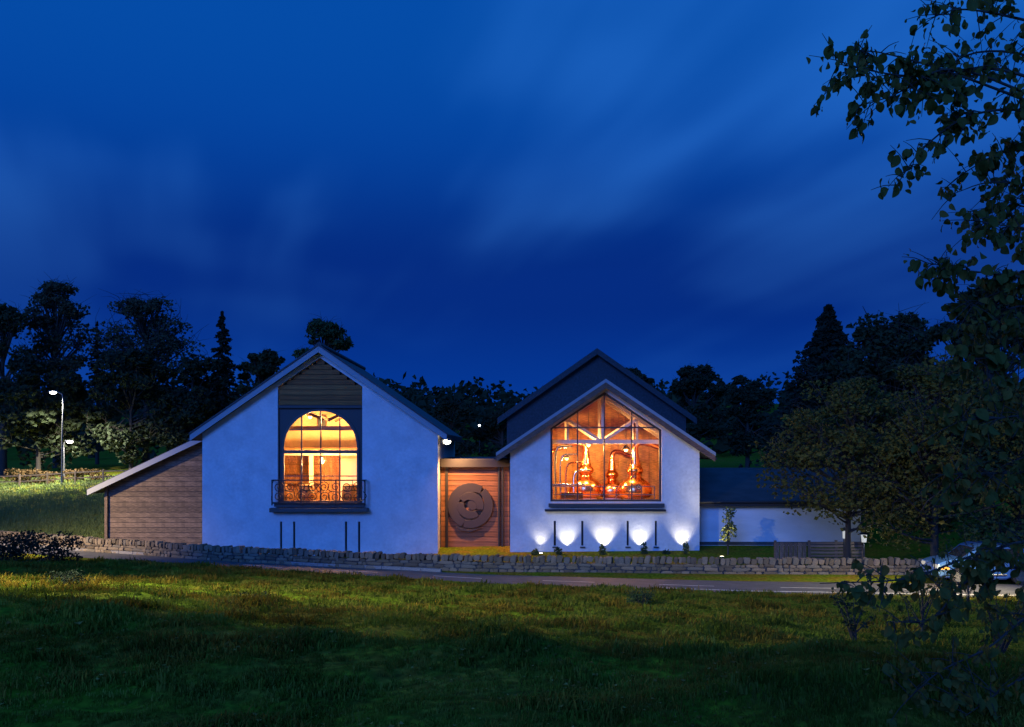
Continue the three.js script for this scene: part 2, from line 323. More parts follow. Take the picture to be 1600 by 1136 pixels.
{ // interior of the arched-window room: a real lit room
  const g = thing('gallery_room', 'warm lit timber room seen through the arched window', 'room', [wx(500, DG), gy(790), -DG]);
  const X = px => (px - 500) * S, y = py => gy(py) - gy(790), zb = -5.2, w = 5.0;
  part('floor', box(w * 2, 0.2, 4.8, 0, -0.1, -2.82), M.floor, g);
  part('back_wall', slab([[-w, -1], [w, -1], [w, y(556) - w * 0.69], [0, y(556)], [-w, y(556) - w * 0.69]], 0.15, zb - 0.155), M.plaster, g);
  for (const s of [-1, 1]) part('room_wall', box(0.12, y(556) - w * 0.69, 4.75, s * (w - 0.1), (y(556) - w * 0.69) / 2, -2.8), M.plaster, g);
  for (const s of [-1, 1]) part('ceiling', slab([[0, y(556)], [s * w, y(556) - w * 0.69], [s * w, y(556) - w * 0.69 + 0.1], [0, y(556) + 0.1]], 4.7, -5.15), M.plaster, g);
  // panelled lower wall with boards, doorway and columns
  for (let i = 0; i < 26; i++) { const x = -w + 0.25 + i * 0.385; if (Math.abs(x - 0.55) < 0.5) continue; part('panel_board', box(0.37, 2.55, 0.04, x, 1.28, zb + 0.03), i % 3 ? M.oak : timberTones[2], g); }
  part('doorway', box(1.0, 2.2, 0.05, 0.55, 1.1, zb + 0.03), M.cream, g);
  part('gallery_beam', box(w * 2 - 0.3, 0.28, 0.3, 0, y(708), -4.2), M.cream, g);
  part('gallery_floor', box(w * 2 - 0.3, 0.12, 1.1, 0, y(708) + 0.2, -4.6), M.oak, g);
  for (const x of [-2.9, -1.25, 1.3, 2.9]) part('column', box(0.2, y(708) - 0.14, 0.2, x, (y(708) - 0.14) / 2, -4.2), x < 0 ? M.cream : M.oak, g);
  for (const z of [-1.6, -3.4]) for (const s of [-1, 1]) { part('rafter', beam(V(0, y(560) - 0.1, z), V(s * 4.2, y(560) - 0.1 - 4.2 * 0.69, z), 0.14, 0.24), M.oak, g); part('brace', beam(V(s * 0.1, y(655), z), V(s * 1.9, y(628), z), 0.1, 0.14), M.oakDark, g); }
  for (const z of [-1.6, -3.4]) part('tie_beam', box(6, 0.2, 0.16, 0, y(668), z), M.oak, g);
  for (const x of [-0.9, 0.9]) { const f = part('gallery_window', box(0.5, 0.8, 0.06, x, y(655), zb + 0.02), M.oakDark, g); part('pane', box(0.38, 0.66, 0.03, x, y(655), zb + 0.05), M.dark, f); }
  const shelf = part('display_shelf', merge([0, 1, 2].map(i => box(2.2, 0.05, 0.3, -2.1, 0.9 + i * 0.5, zb + 0.22))), M.oakDark, g);
}
reseed(91);
for (const [i, x] of [-2.25, -1.05, 1.15, 2.3].entries()) { // casks on the gallery floor
  const c = thing('cask', ['oak cask at the far left behind the scrollwork railing', 'oak cask left of centre behind the scrollwork railing', 'oak cask right of centre behind the scrollwork railing', 'oak cask at the far right behind the scrollwork railing'][i], 'cask', [wx(500, DG) + x, gy(790), -DG - 1.7 - 0.2 * (i % 2)], 'casks behind the arched window');
  const pr = []; for (let k = 0; k <= 10; k++) { const t = k / 10; pr.push(new THREE.Vector2(0.30 + 0.1 * Math.sin(t * Math.PI), t * 0.95)); } pr.unshift(new THREE.Vector2(0, 0.03)); pr.push(new THREE.Vector2(0, 0.92));
  part('staves', new THREE.LatheGeometry(pr, 22), M.oak, c);
  for (const h of [0.1, 0.3, 0.65, 0.85]) part('hoop', new THREE.CylinderGeometry(0.305 + 0.1 * Math.sin(h / 0.95 * Math.PI), 0.305 + 0.1 * Math.sin(h / 0.95 * Math.PI), 0.05, 22, 1, true).translate(0, h, 0), M.iron, c);
}
function pendant(x, y, z, drop, label, group, col, cd, k) {
  const p = thing('pendant_lamp', label, 'lamp', [x, y, z], group);
  part('cord', cyl(0.012, 0.012, drop, 0, drop / 2 + 0.15, 0, 6), M.dark, p);
  part('lamp_shade', new THREE.LatheGeometry([[0.05, 0.22], [0.08, 0.2], [0.2, 0.06], [0.25, 0.0]].map(q => new THREE.Vector2(...q)), 20), M.steel, p);
  const gm = glow(...col, k);
  part('bulb', new THREE.SphereGeometry(0.1, 14, 10).translate(0, -0.02, 0), gm, p);
  const l = new THREE.PointLight(new THREE.Color().setRGB(...col), cd, 0, 2); l.position.set(0, -0.16, 0); l.castShadow = true; l.shadow.radius = 5; p.add(l);
}
pendant(wx(468, DG), gy(648), -DG - 2.5, 1.2, 'left pendant lamp inside the arched window', 'pendants in the arched window room', [1, 0.53, 0.16], 60, 9);
pendant(wx(532, DG), gy(648), -DG - 2.5, 1.2, 'right pendant lamp inside the arched window', 'pendants in the arched window room', [1, 0.53, 0.16], 60, 9);
pendant(wx(486, DG), gy(722), -DG - 2.9, 0.5, 'low pendant lamp under the gallery inside the arched window', 'pendants in the arched window room', [1, 0.45, 0.13], 62, 7);

// ------------------------------------------------------------------ timber lean-to on the left
{
  reseed(6);
  const D = 51, s = D / F, x0 = wx(166, D), x1 = wx(316, DG) - 0.03, g = thing('lean_to', 'brown timber-clad lean-to with catslide roof beside the meadow', 'building', [x0, 0, -D]);
  const w = x1 - x0, yl = wy(760, D), yr = wy(690, D) + 0.45, top = x => mix(yl, yr, x / w);
  part('frame_wall', slab([[0.03, -0.3], [w, -0.3], [w, yr - 0.03], [0.03, yl - 0.03]], 0.2, -0.25), M.dark, g);
  const bh = 0.26;
  for (let y = 0.12, i = 0; y < yr - 0.1; y += bh, i++) {
    const xs = y + bh < yl ? 0 : Math.max(0, (y + bh - yl) / (yr - yl) * w), xs0 = y < yl ? 0 : (y - yl) / (yr - yl) * w;
    if (w - xs < 0.2) break;
    const b = part('cladding_board', slab([[xs0, y + 0.012], [w, y + 0.012], [w, y + bh - 0.01], [xs, y + bh - 0.01]], 0.035, -0.04), pick(weatheredTones), g); b.rotation.x = -0.02; b.position.z = 0.0; b.position.y = 0; b.rotation.x = 0;
  }
  part('corner_post', box(0.14, yl + 0.1, 0.16, 0.02, yl / 2, 0.03), weatheredTones[1], g);
  const ex = -0.75, ey = top(ex);
  part('roof_slope', slab([[ex, ey + 0.02], [w, yr + 0.02], [w, yr + 0.24], [ex, ey + 0.24]], 11, -10.5), M.slate, g);
  part('verge_board', slab([[ex, ey - 0.08], [w, yr - 0.08], [w, yr + 0.2], [ex, ey + 0.2]], 0.05, 0.502), M.barge, g);
  part('gutter', box(0.12, 0.1, 10.8, ex - 0.06, ey + 0.02, -5.1), M.dark, g);
}

// ------------------------------------------------------------------ timber link with the round emblem
{
  reseed(7);
  const D = 49.6, x0 = wx(684, DG) + 0.03, x1 = wx(797, DG) - 0.03, w = x1 - x0, g = thing('timber_link', 'low orange-brown timber-clad link between the two white gables', 'building', [x0, 0, -D]);
  const h = wy(730, D);
  part('frame_wall', box(w, h + 0.3, 0.2, w / 2, h / 2 - 0.15, -0.16), M.dark, g);
  const bh = 0.252;
  for (let y = 0.05; y < h - 0.1; y += bh) { const b = part('cladding_board', rbox(w - 0.02, bh - 0.02, 0.04, 0.006, w / 2, y + bh / 2, -0.02 + rr(-0.004, 0.004)), pick(timberTones), g); }
  part('corner_post', box(0.13, h, 0.1, 0.3, h / 2, 0.06), M.dark, g);
  part('downpipe', cyl(0.055, 0.055, h, w - 0.34, h / 2, 0.09), M.dark, g);
  part('downpipe', cyl(0.055, 0.055, h, w - 0.52, h / 2, 0.09), M.dark, g);
  part('roof_slab', box(w, 0.25, 10, w / 2, h + 0.3, -4.7), M.slate, g);
  part('fascia', box(w, 0.34, 0.06, w / 2, h + 0.18, 0.36), M.dark, g);
  part('soffit', box(w, 0.04, 0.4, w / 2, h + 0.03, 0.14), weatheredTones[0], g);
}
{
  const D = 49.5, g = thing('emblem_sign', 'round dark emblem with swirling crescents on the timber link', 'sign', [wx(735, D), wy(790, D), -D]);
  const R = 1.1, arc = (r, cx, cy, a0, a1, n = 26) => { const p = []; for (let i = 0; i <= n; i++) { const a = mix(a0, a1, i / n); p.push([cx + r * Math.cos(a), cy + r * Math.sin(a)]); } return p; };
  const cres = (r, r2, off, a0, a1) => [...arc(r, 0, 0, a0, a1), ...arc(r2, Math.cos((a0 + a1) / 2) * -off, Math.sin((a0 + a1) / 2) * -off, a1 - 0.12, a0 + 0.12)];
  const m = std(0.035, 0.028, 0.026, 0.6);
  part('crescent', slab(cres(R, R * 0.68, 0.16, 1.0, 4.3), 0.06, 0, [], 0.01), m, g);
  part('crescent', slab(cres(R, R * 0.72, 0.12, -1.9, 0.85), 0.06, 0, [], 0.01), m, g);
  part('crescent', slab(cres(R * 0.60, R * 0.36, 0.12, -0.3, 2.5), 0.06, 0.02, [], 0.01), m, g);
  part('crescent', slab(cres(R * 0.58, R * 0.34, 0.10, 2.9, 5.4), 0.06, 0.02, [], 0.01), m, g);
  part('core', new THREE.CylinderGeometry(0.26, 0.26, 0.06, 20).rotateX(Math.PI / 2).translate(0.12, 0.05, 0.04), m, g);
  part('tail', slab([[-0.75, -0.98], [-0.15, -1.2], [0.55, -1.08], [0.0, -1.3], [-0.5, -1.22]], 0.05, 0, [], 0.01), m, g);
}
{ // bulkhead lamp at the eaves corner of the larger gable
  const g = thing('eaves_lamp', 'bright white bulkhead lamp at the eaves corner above the timber link', 'lamp', [wx(693, DG), gy(690), -DG - 0.55]);
  part('back_plate', rbox(0.05, 0.24, 0.5, 0.01, -0.10, 0, 0.05), M.dark, g);
  part('arm', box(0.12, 0.05, 0.06, -0.03, 0.06, 0.05), M.dark, g);
  part('diffuser', new THREE.SphereGeometry(0.16, 18, 12).scale(1.15, 0.8, 1.1).translate(0.14, 0, 0.12), glow(1, 0.9, 0.75, 9), g);
  const l = new THREE.SpotLight(new THREE.Color().setRGB(1, 0.46, 0.15), 125, 0, 1.15, 0.7, 2); l.position.set(0.5, -0.28, 0.55); l.target.position.set(1.3, -3.2, -0.7); l.castShadow = true; l.shadow.radius = 4; g.add(l, l.target);
}

// ------------------------------------------------------------------ the still house: smaller white gable with glazed front
const H2 = thing('still_house', 'smaller white rendered gable house with fully glazed gable showing copper stills', 'building', [wx(945, DG), 0, -DG]);
{
  reseed(8);
  const X = px => (px - 945) * S, g = H2, slope = 0.67, apexY = gy(604), eaveY = gy(604 + 148 * slope), hw = 148 * S;
  const wallPts = [[-hw, -0.3], [hw, -0.3], [hw, eaveY], [0, apexY], [-hw, eaveY]];
  const in0 = gy(612), wa = X(860), wb = X(1034), ye = in0 - wb * slope, yea = in0 + wa * slope, yb = gy(784);
  const hole = [[wa, yb], [wb, yb], [wb, ye], [0, in0], [wa, yea]];
  const slits = [867, 910, 981, 1025].map(p => [X(p) - 0.055, X(p) + 0.055]);
  part('wall', slab(wallPts, 0.4, -0.4, [hole, ...slits.map(([a, b]) => [[a, gy(853)], [b, gy(853)], [b, gy(814)], [a, gy(814)]])]), M.harl, g);
  for (const [a, b] of slits) { const c = (a + b) / 2, w = part('slit_window', box(b - a - 0.004, 1.18, 0.05, c, gy(833.5), -0.25), M.frame, g); part('sill', box(0.24, 0.06, 0.14, c, gy(855), 0.03), M.sill, w); }
  for (const sx of [-1, 1]) part('side_wall', box(0.35, eaveY + 0.2, 5.0, sx * (hw - 0.175), eaveY / 2 - 0.12, -2.91), M.harl, g);
  const ext = 21 * S;
  for (const sx of [-1, 1]) {
    const x1 = sx * (hw + ext), y1 = apexY - (hw + ext) * slope;
    part('roof_slope', slab([[0, apexY + 0.03], [x1, y1 + 0.03], [x1, y1 + 0.25], [0, apexY + 0.25]], 6.4, -5.9), M.slate, g);
    part('verge_board', slab([[sx * 0.004, apexY - 0.12], [x1, y1 - 0.12], [x1, y1 + 0.16], [sx * 0.004, apexY + 0.16]], 0.05, 0.502), M.bargeWood, g);
    part('verge_cap', slab([[sx * 0.004, apexY + 0.165], [x1 + sx * 0.02, y1 + 0.15], [x1 + sx * 0.02, y1 + 0.31], [sx * 0.004, apexY + 0.33]], 0.2, 0.38), M.barge, g);
    part('gutter', box(0.13, 0.11, 6.2, x1 + sx * 0.07, y1 + 0.02, -2.8), M.dark, g);
    part('soffit', slab([[0, apexY - 0.02], [x1, y1 - 0.02], [x1, y1 + 0.02], [0, apexY + 0.02]], 0.49, 0.008), M.bargeWood, g);
  }
  const win = new THREE.Group(); win.name = 'gable_window'; g.add(win);
  const inset = 0.1, fo = [[wa + 0.004, yb + 0.004], [wb - 0.004, yb + 0.004], [wb - 0.004, ye - 0.006], [0, in0 - 0.006], [wa + 0.004, yea - 0.006]];
  const fi = [[wa + inset, yb + inset], [wb - inset, yb + inset], [wb - inset, ye - inset * 0.4], [0, in0 - inset * 1.3], [wa + inset, yea - inset * 0.4]];
  part('window_frame', slab(fo, 0.14, -0.3, [fi]), M.frame, win);
  const ms = [X(903), 0, X(988)], tr = gy(668), topAt = x => in0 - Math.abs(x) * slope - 0.1;
  for (const m of ms) part('mullion', box(0.055, topAt(m) - yb - 0.1, 0.08, m, (topAt(m) + yb + 0.1) / 2, -0.24), M.frame, win);
  part('transom', box(wb - wa - 0.2, 0.07, 0.085, (wa + wb) / 2, tr, -0.239), M.frame, win);
  const cs = [wa + 0.08, ...ms, wb - 0.08];
  for (let i = 0; i < 4; i++) {
    const a = cs[i], b = cs[i + 1];
    part('pane', new THREE.ShapeGeometry(shape([[a, yb + 0.08], [b, yb + 0.08], [b, tr], [a, tr]])).translate(0, 0, -0.225), M.glass, win);
    const ta = Math.max(tr + 0.01, topAt(a) + 0.04), tb = Math.max(tr + 0.01, topAt(b) + 0.04);
    part('pane', new THREE.ShapeGeometry(shape([[a, tr], [b, tr], [b, tb], [a, ta]])).translate(0, 0, -0.225), M.glass, win);
  }
  part('window_sill', box(180 * S, 0.16, 0.45, X(947), gy(789), 0.06), M.sill, g);
  part('sill_ledge', rbox(188 * S, 0.1, 0.5, 0.015, X(945), gy(797), 0.12), M.dark, g);
}
{ // still room interior
  const g = thing('still_room', 'amber lit still room behind the glazed gable', 'room', [wx(945, DG), gy(792), -DG]);
  const y = py => gy(py) - gy(792), w = 4.1, zb = -5.3, ap = gy(607) - gy(792);
  part('floor', box(w * 2, 0.2, 4.9, 0, -0.1, -2.87), M.floor, g);
  for (let i = 0; i < 20; i++) { const xa = -w + 0.02 + i * 0.409, xb = xa + 0.4, t = x => ap - Math.abs(x) * 0.67; part('back_board', slab([[xa, 0], [xb, 0], [xb, t(xb)], [xa, t(xa)]], 0.06, zb - 0.1 - 0.012 * (i % 2)), i % 4 ? M.oak : timberTones[2], g); }
  for (const s of [-1, 1]) part('room_wall', box(0.1, ap - w * 0.67, 4.85, s * (w - 0.05), (ap - w * 0.67) / 2, -2.85), M.oak, g);
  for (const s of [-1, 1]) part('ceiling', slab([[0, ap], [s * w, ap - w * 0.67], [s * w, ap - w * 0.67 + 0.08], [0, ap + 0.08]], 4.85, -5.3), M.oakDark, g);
  for (const z of [-1.3, -3.2]) {
    for (const s of [-1, 1]) { part('rafter', beam(V(0, ap - 0.2, z), V(s * 3.9, ap - 0.2 - 3.9 * 0.67, z), 0.14, 0.22), M.cream, g); part('strut', beam(V(0, y(690), z), V(s * 1.7, ap - 0.3 - 1.7 * 0.67, z), 0.1, 0.13), M.cream, g); part('strut', beam(V(s * 1.7, y(690), z), V(s * 1.7, ap - 0.3 - 1.7 * 0.67, z), 0.1, 0.1), M.cream, g); }
    part('tie_beam', box(7.6, 0.2, 0.15, 0, y(690), z), M.cream, g); part('king_post', box(0.12, ap - y(690) - 0.2, 0.12, 0, (ap + y(690)) / 2 - 0.1, z), M.cream, g);
  }
  const rail = new THREE.Group(); rail.name = 'gantry_railing'; g.add(rail);
  for (const h of [0.55, 0.95]) part('rail_bar', box(5, 0.035, 0.035, 0, h, -0.75), M.steel, rail);
  for (let i = 0; i < 9; i++) part('rail_post', box(0.035, 0.95, 0.035, -2.48 + i * 0.62, 0.475, -0.75), M.steel, rail);
}
function still(px, D, sc, turn, label) {
  const g = thing('pot_still', label, 'still', [wx(px, D), gy(792), -D], 'copper pot stills'); g.rotation.y = turn; g.scale.setScalar(sc);
  const prof = [[0, 0.3], [0.55, 0.3], [0.62, 0.38], [0.85, 0.42], [0.98, 0.6], [1.0, 0.85], [0.93, 1.1], [0.74, 1.34], [0.5, 1.5], [0.36, 1.62], [0.34, 1.72], [0.46, 1.86], [0.5, 2.0], [0.42, 2.16], [0.3, 2.3], [0.24, 2.7], [0.19, 3.1]].map(p => new THREE.Vector2(...p));
  part('pot', new THREE.LatheGeometry(new THREE.SplineCurve(prof).getPoints(60), 36), M.copper, g);
  part('swan_neck', tube([V(0, 3.08, 0), V(0.02, 3.35, 0), V(0.2, 3.6, 0), V(0.6, 3.62, 0), V(1.4, 3.35, 0), V(2.0, 3.15, 0)], 0.19, 0.11, 14, 5), M.copper, g);
  part('condenser_pipe', tube([V(2.0, 3.15, 0), V(2.12, 3.0, 0), V(2.14, 2.0, 0), V(2.14, 0.4, 0)], 0.1, 0.1, 12, 4), M.copper, g);
  for (const h of [1.6, 2.32]) part('collar', new THREE.TorusGeometry(h < 2 ? 0.37 : 0.31, 0.035, 8, 28).rotateX(Math.PI / 2).translate(0, h, 0), M.copper, g);
  part('base', cyl(0.66, 0.72, 0.32, 0, 0.16, 0, 28), M.cream, g);
  const door = part('manhole', new THREE.CylinderGeometry(0.2, 0.22, 0.1, 20).rotateX(Math.PI / 2 - 0.35).translate(0, 1.02, 0.95), M.copper, g); part('handle', new THREE.TorusGeometry(0.08, 0.015, 6, 16).rotateX(-0.35).translate(0, 1.04, 1.02), M.steel, door);
}
still(992, DG + 2.2, 0.85, 0.1, 'large copper pot still at the right of the glazed gable');
still(915, DG + 3.3, 0.85, 2.9, 'copper pot still left of centre behind the glazed gable');
still(956, DG + 4.1, 0.72, 0.4, 'rear copper pot still seen between the other two');
{
  const g = thing('pipework', 'pale vertical process pipes at the left of the still room', 'pipes', [wx(884, DG), gy(792), -DG - 1.5]);
  for (const [i, x] of [-0.42, -0.16, 0.12, 0.5].entries()) part('pipe', tube([V(x, 0, 0), V(x, 2.6 - i * 0.4, -0.05 * i), V(x + 0.12, 2.85 - i * 0.4, -0.05 * i), V(x + 0.8, 2.9 - i * 0.4, -0.05 * i - 0.2)], i ? 0.05 : 0.085, i ? 0.05 : 0.085, 10, 5), i === 2 ? M.copper : M.steel, g);
  part('cross_pipe', cyl(0.06, 0.06, 1.6, 0, 0, 0).rotateZ(Math.PI / 2).translate(0.2, 1.0, 0.1), M.steel, g);
  part('spirit_safe', rbox(1.1, 0.6, 0.5, 0.03, 0.35, 0.35, 0.35), M.copper, g);
}
pendant(wx(925, DG), gy(694), -DG - 2.2, 1.6, 'left pendant lamp under the still room trusses', 'pendants in the still room', [1, 0.5, 0.13], 52, 8);
pendant(wx(985, DG), gy(702), -DG - 1.9, 1.5, 'right pendant lamp under the still room trusses', 'pendants in the still room', [1, 0.51, 0.14], 52, 9);
pendant(wx(890, DG), gy(716), -DG - 2.6, 1.2, 'low pendant lamp above the still room pipework', 'pendants in the still room', [1, 0.46, 0.12], 36, 7);
{ // taller dark roof rising behind the still house
  const D = 54, s = D / F, g = thing('rear_roof_house', 'taller dark slate-roofed gable rising behind the still house', 'building', [wx(932, D), 0, -D]);
  const ay = wy(552, D), hw = 140 * s, sl = 0.70;
  part('wall', slab([[-hw, -0.2], [hw, -0.2], [hw, ay - hw * sl], [0, ay], [-hw, ay - hw * sl]], 8, -8), M.slate, g);
  for (const sx of [-1, 1]) { const x1 = sx * (hw + 0.5), y1 = ay - (hw + 0.5) * sl; part('roof_slope', slab([[0, ay + 0.02], [x1, y1 + 0.02], [x1, y1 + 0.24], [0, ay + 0.24]], 9, -8.6), M.slate, g); part('verge_board', slab([[sx * 0.004, ay - 0.1], [x1, y1 - 0.1], [x1, y1 + 0.18], [sx * 0.004, ay + 0.18]], 0.05, 0.402), M.slate, g); }
}
{ // low wing to the right
  const D = 49.2, x0 = wx(1093, DG) + 0.03, x1 = wx(1345, D), w = x1 - x0, g = thing('low_wing', 'low white rendered wing with dark slate roof right of the still house', 'building', [x0, 0, -D]);
  const ey = wy(786, D), ry = wy(733, 52.4);
  part('wall', box(w, ey + 0.3, 0.35, w / 2, ey / 2 - 0.15, -0.175), M.harl, g);
  part('side_wall', box(0.35, ey + 0.3, 6, w - 0.175, ey / 2 - 0.15, -3.36), M.harl, g);
  part('roof_slope', beam(V(w / 2 + 0.1, ey + 0.05, 0.45), V(w / 2 + 0.1, ry, -3.2), w + 0.2, 0.16), M.slate, g);
  part('roof_slope', beam(V(w / 2 + 0.1, ry, -3.2), V(w / 2 + 0.1, ey + 0.05, -6.8), w + 0.2, 0.16), M.slate, g);
  part('fascia', box(w + 0.2, 0.24, 0.04, w / 2 + 0.1, ey - 0.02, 0.42), M.dark, g);
  part('gutter', cyl(0.07, 0.07, w + 0.2, 0, 0, 0, 10).rotateZ(Math.PI / 2).translate(w / 2 + 0.1, ey + 0.08, 0.52), M.dark, g);
  part('skirting_band', box(w, 0.16, 0.03, w / 2, wy(849, D), 0.018), M.sill, g);
}

// ------------------------------------------------------------------ uplights, plants at the wall foot
function uplight(x, z, label, col, cd, tilt, k = 14) {
  const g = thing('wall_uplight', label, 'light', [x, 0, z], 'uplights at the foot of the still house');
  part('housing', cyl(0.1, 0.085, 0.2, 0, 0.1, 0, 18), M.dark, g);
  part('rim', new THREE.TorusGeometry(0.095, 0.014, 8, 22).rotateX(Math.PI / 2).translate(0, 0.2, 0), M.steel, g);
  part('lens', new THREE.CylinderGeometry(0.085, 0.085, 0.012, 20).translate(0, 0.206, 0), glow(...col, k), g);
  const l = new THREE.SpotLight(new THREE.Color().setRGB(...col), cd * 4, 0, 0.72, 1, 2); l.position.set(0, 0.28, 0); l.target.position.set(0, 3, tilt); l.castShadow = true; l.shadow.radius = 2; g.add(l, l.target);
}
const upPx = [[845, 1.5], [886, 3.4], [944, 5.2], [1000, 4.0], [1066, 4.0]];
const ordinal = ['first', 'second', 'third', 'fourth', 'fifth'];
upPx.forEach(([px, cd], i) => uplight(wx(px, DG) + 0, -DG + 0.30, `${ordinal[i]} ground uplight from the timber link washing the white wall`, i % 2 ? [1.0, 0.94, 0.82] : [1.0, 0.90, 0.74], cd, -0.35 - 0.06 * (i % 3)));

function leafCloud(list, n, c, r, size, flat = 0.3, seedv) { // n leaf-sized faces round centre c
  for (let i = 0; i < n; i++) {
    let x, y, z; do { x = rr(-1, 1); y = rr(-1, 1); z = rr(-1, 1); } while (x * x + y * y + z * z > 1);
    const p = V(c.x + x * r.x, c.y + y * r.y, c.z + z * r.z);
    leaf(list, p, size * rr(0.6, 1.3));
  }
}
const _u = V(0, 0, 0), _v = V(0, 0, 0), _n = V(0, 0, 0);
function leaf(list, p, s, droop = 0) { // a folded four-triangle leaf
  _u.set(rr(-1, 1), rr(-0.7, 0.7) - droop, rr(-1, 1)).normalize(); _v.set(rr(-1, 1), rr(-1, 1), rr(-1, 1)).cross(_u).normalize(); _n.copy(_u).cross(_v).multiplyScalar(0.14 * s);
  const a = [p.x - _u.x * s * 0.5, p.y - _u.y * s * 0.5, p.z - _u.z * s * 0.5], b = [p.x + _u.x * s * 0.55, p.y + _u.y * s * 0.55, p.z + _u.z * s * 0.55];
  const m = [p.x - _n.x, p.y - _n.y, p.z - _n.z];
  const w = 0.36 * s, l = [p.x + _v.x * w + _n.x, p.y + _v.y * w + _n.y, p.z + _v.z * w + _n.z], r = [p.x - _v.x * w + _n.x, p.y - _v.y * w + _n.y, p.z - _v.z * w + _n.z];
  list.push(...a, ...l, ...m, ...l, ...b, ...m, ...b, ...r, ...m, ...r, ...a, ...m);
}
function leafGeo(list) { const g = new THREE.BufferGeometry(); g.setAttribute('position', new THREE.Float32BufferAttribute(list, 3)); g.computeVertexNormals(); const n = list.length / 3, uv = new Float32Array(n * 2); g.setAttribute('uv', new THREE.BufferAttribute(uv, 2)); return g; }
const LM = {
  oakA: leafMat(0.055, 0.06, 0.022), oakB: leafMat(0.11, 0.085, 0.04), autumn: leafMat(0.085, 0.05, 0.016), dark: leafMat(0.03, 0.042, 0.018), fir: leafMat(0.022, 0.034, 0.018),
  shrub: leafMat(0.05, 0.085, 0.028), lime: leafMat(0.14, 0.16, 0.045), near: leafMat(0.12, 0.105, 0.018), nearB: leafMat(0.19, 0.12, 0.02), hedge: leafMat(0.04, 0.052, 0.02),
};
reseed(300);
[[832, 0.42, 0.35], [868, 0.5, 0.4], [936, 0.62, 0.32], [1000, 0.7, 0.34], [1064, 0.75, 0.3], [1034, 0.4, 0.4]].forEach(([px, h, w], i) => {
  const g = thing('wall_shrub', ['lowest small shrub nearest the timber link', 'small shrub by the second wall uplight', 'upright small shrub by the third wall uplight', 'upright small shrub by the fourth wall uplight', 'tall thin shrub by the last wall uplight', 'low shrub between the last two wall uplights'][i], 'shrub', [wx(px, DG) + 0.1, 0, -DG + 0.75], 'small shrubs in front of the wall uplights');
  const l = []; leafCloud(l, 150, V(0, h * 0.6, 0), V(w * 0.5, h * 0.55, w * 0.4), 0.11);
  part('foliage', leafGeo(l), i % 2 ? LM.shrub : LM.lime, g);
  part('stem', merge([-0.06, 0, 0.07].map(x => tube([V(x * 0.3, -0.03, 0), V(x, h * 0.4, 0.02), V(x * 2, h * 0.8, 0)], 0.014, 0.006, 5))), M.bark, g);
});

// ------------------------------------------------------------------ trees
function tree(name, label, { px, D, top, bottom, half, n = 3500, size = 0.35, mat = LM.oakA, trunkR = 0.25, clumps = 40, lean = 0, group, sparse = 0.55, floor }) {
  const x = wx(px, D), gy0 = floor ?? ground(x, -D), ty = wy(top, D) - gy0, by = wy(bottom, D) - gy0, hw = half * D / F;
  const g = thing(name, label, 'tree', [x, gy0 - 0.05, -D], group);
  const cy = (ty + by) / 2, ry = (ty - by) / 2, limbs = [], list = [];
  limbs.push(tube([V(0, 0, 0), V(lean * 0.2, by * 0.6, 0), V(lean * 0.5, cy, 0.1), V(lean, mix(by, ty, 0.85), 0)], trunkR, trunkR * 0.15, 8, 3));
  for (let i = 0; i < clumps; i++) {
    const a = rr(0, Math.PI * 2), t = Math.pow(rnd(), 0.75), rad = Math.sqrt(rnd());
    const prof = Math.sin(Math.PI * Math.min(1, 0.14 + 0.80 * t)) ** 0.7;
    const c = V(lean * t + Math.cos(a) * hw * prof * rad * 0.9, by + (ty - by) * (0.06 + 0.9 * t), Math.sin(a) * hw * prof * rad * 0.85);
    const cr = hw * rr(0.16, 0.38) * (1.1 - 0.4 * t);
    leafCloud(list, Math.round(n / clumps * rr(0.6, 1.4)), c, V(cr * 1.25, cr * sparse * 1.2, cr * 1.2), size);
    const s = mix(by * 0.7, cy + ry * 0.5, t * 0.8 + 0.05), st = V(lean * 0.5 * t, s, 0);
    limbs.push(tube([st, st.clone().lerp(c, 0.5).add(V(0, -0.04 * hw, 0)), c, c.clone().add(V(rr(-1, 1) * cr, cr * 0.9, rr(-1, 1) * cr))], trunkR * 0.32, trunkR * 0.04, 5, 2));
    for (let k = 0; k < 3; k++) limbs.push(tube([st.clone().lerp(c, 0.7), c.clone().add(V(rr(-1, 1) * cr, rr(0, 1) * cr, rr(-1, 1) * cr)), c.clone().add(V(rr(-1.6, 1.6) * cr, rr(0.2, 1.7) * cr, rr(-1.6, 1.6) * cr))], trunkR * 0.1, trunkR * 0.02, 4, 2));
  }
  part('trunk', merge(limbs), M.barkDark, g);
  part('crown', leafGeo(list), mat, g);
  return g;
}
function conifer(label, px, D, top, half, n, group, name = 'conifer_tree') {
  const x = wx(px, D), gy0 = ground(x, -D), h = wy(top, D) - gy0, hw = half * D / F, g = thing(name, label, 'tree', [x, gy0 - 0.05, -D], group), list = [], br = [];
  part('trunk', tube([V(0, 0, 0), V(0, h * 0.5, 0), V(0, h, 0)], hw * 0.09, 0.02, 7), M.barkDark, g);
  for (let i = 0; i < n; i++) {
    const t = Math.pow(rnd(), 0.8), a = rr(0, Math.PI * 2), r = hw * Math.pow(1 - t * 0.985, 0.9) * rr(0.55, 1.12), y = h * (0.1 + 0.89 * t);
    const e = V(Math.cos(a) * r, y - r * 0.28, Math.sin(a) * r); br.push(beam(V(0, y, 0), e, 0.04, 0.04));
    for (let k = 0; k < 26; k++) { const q = rr(0.1, 1.05); leaf(list, V(e.x * q + rr(-1, 1) * 0.16 * r, mix(y, e.y, q) + rr(-0.12, 0.05) * r, e.z * q + rr(-1, 1) * 0.16 * r), 0.045 * hw + 0.16, 0.3); }
  }
  part('branch', merge(br), M.barkDark, g); part('crown', leafGeo(list), LM.fir, g);
}
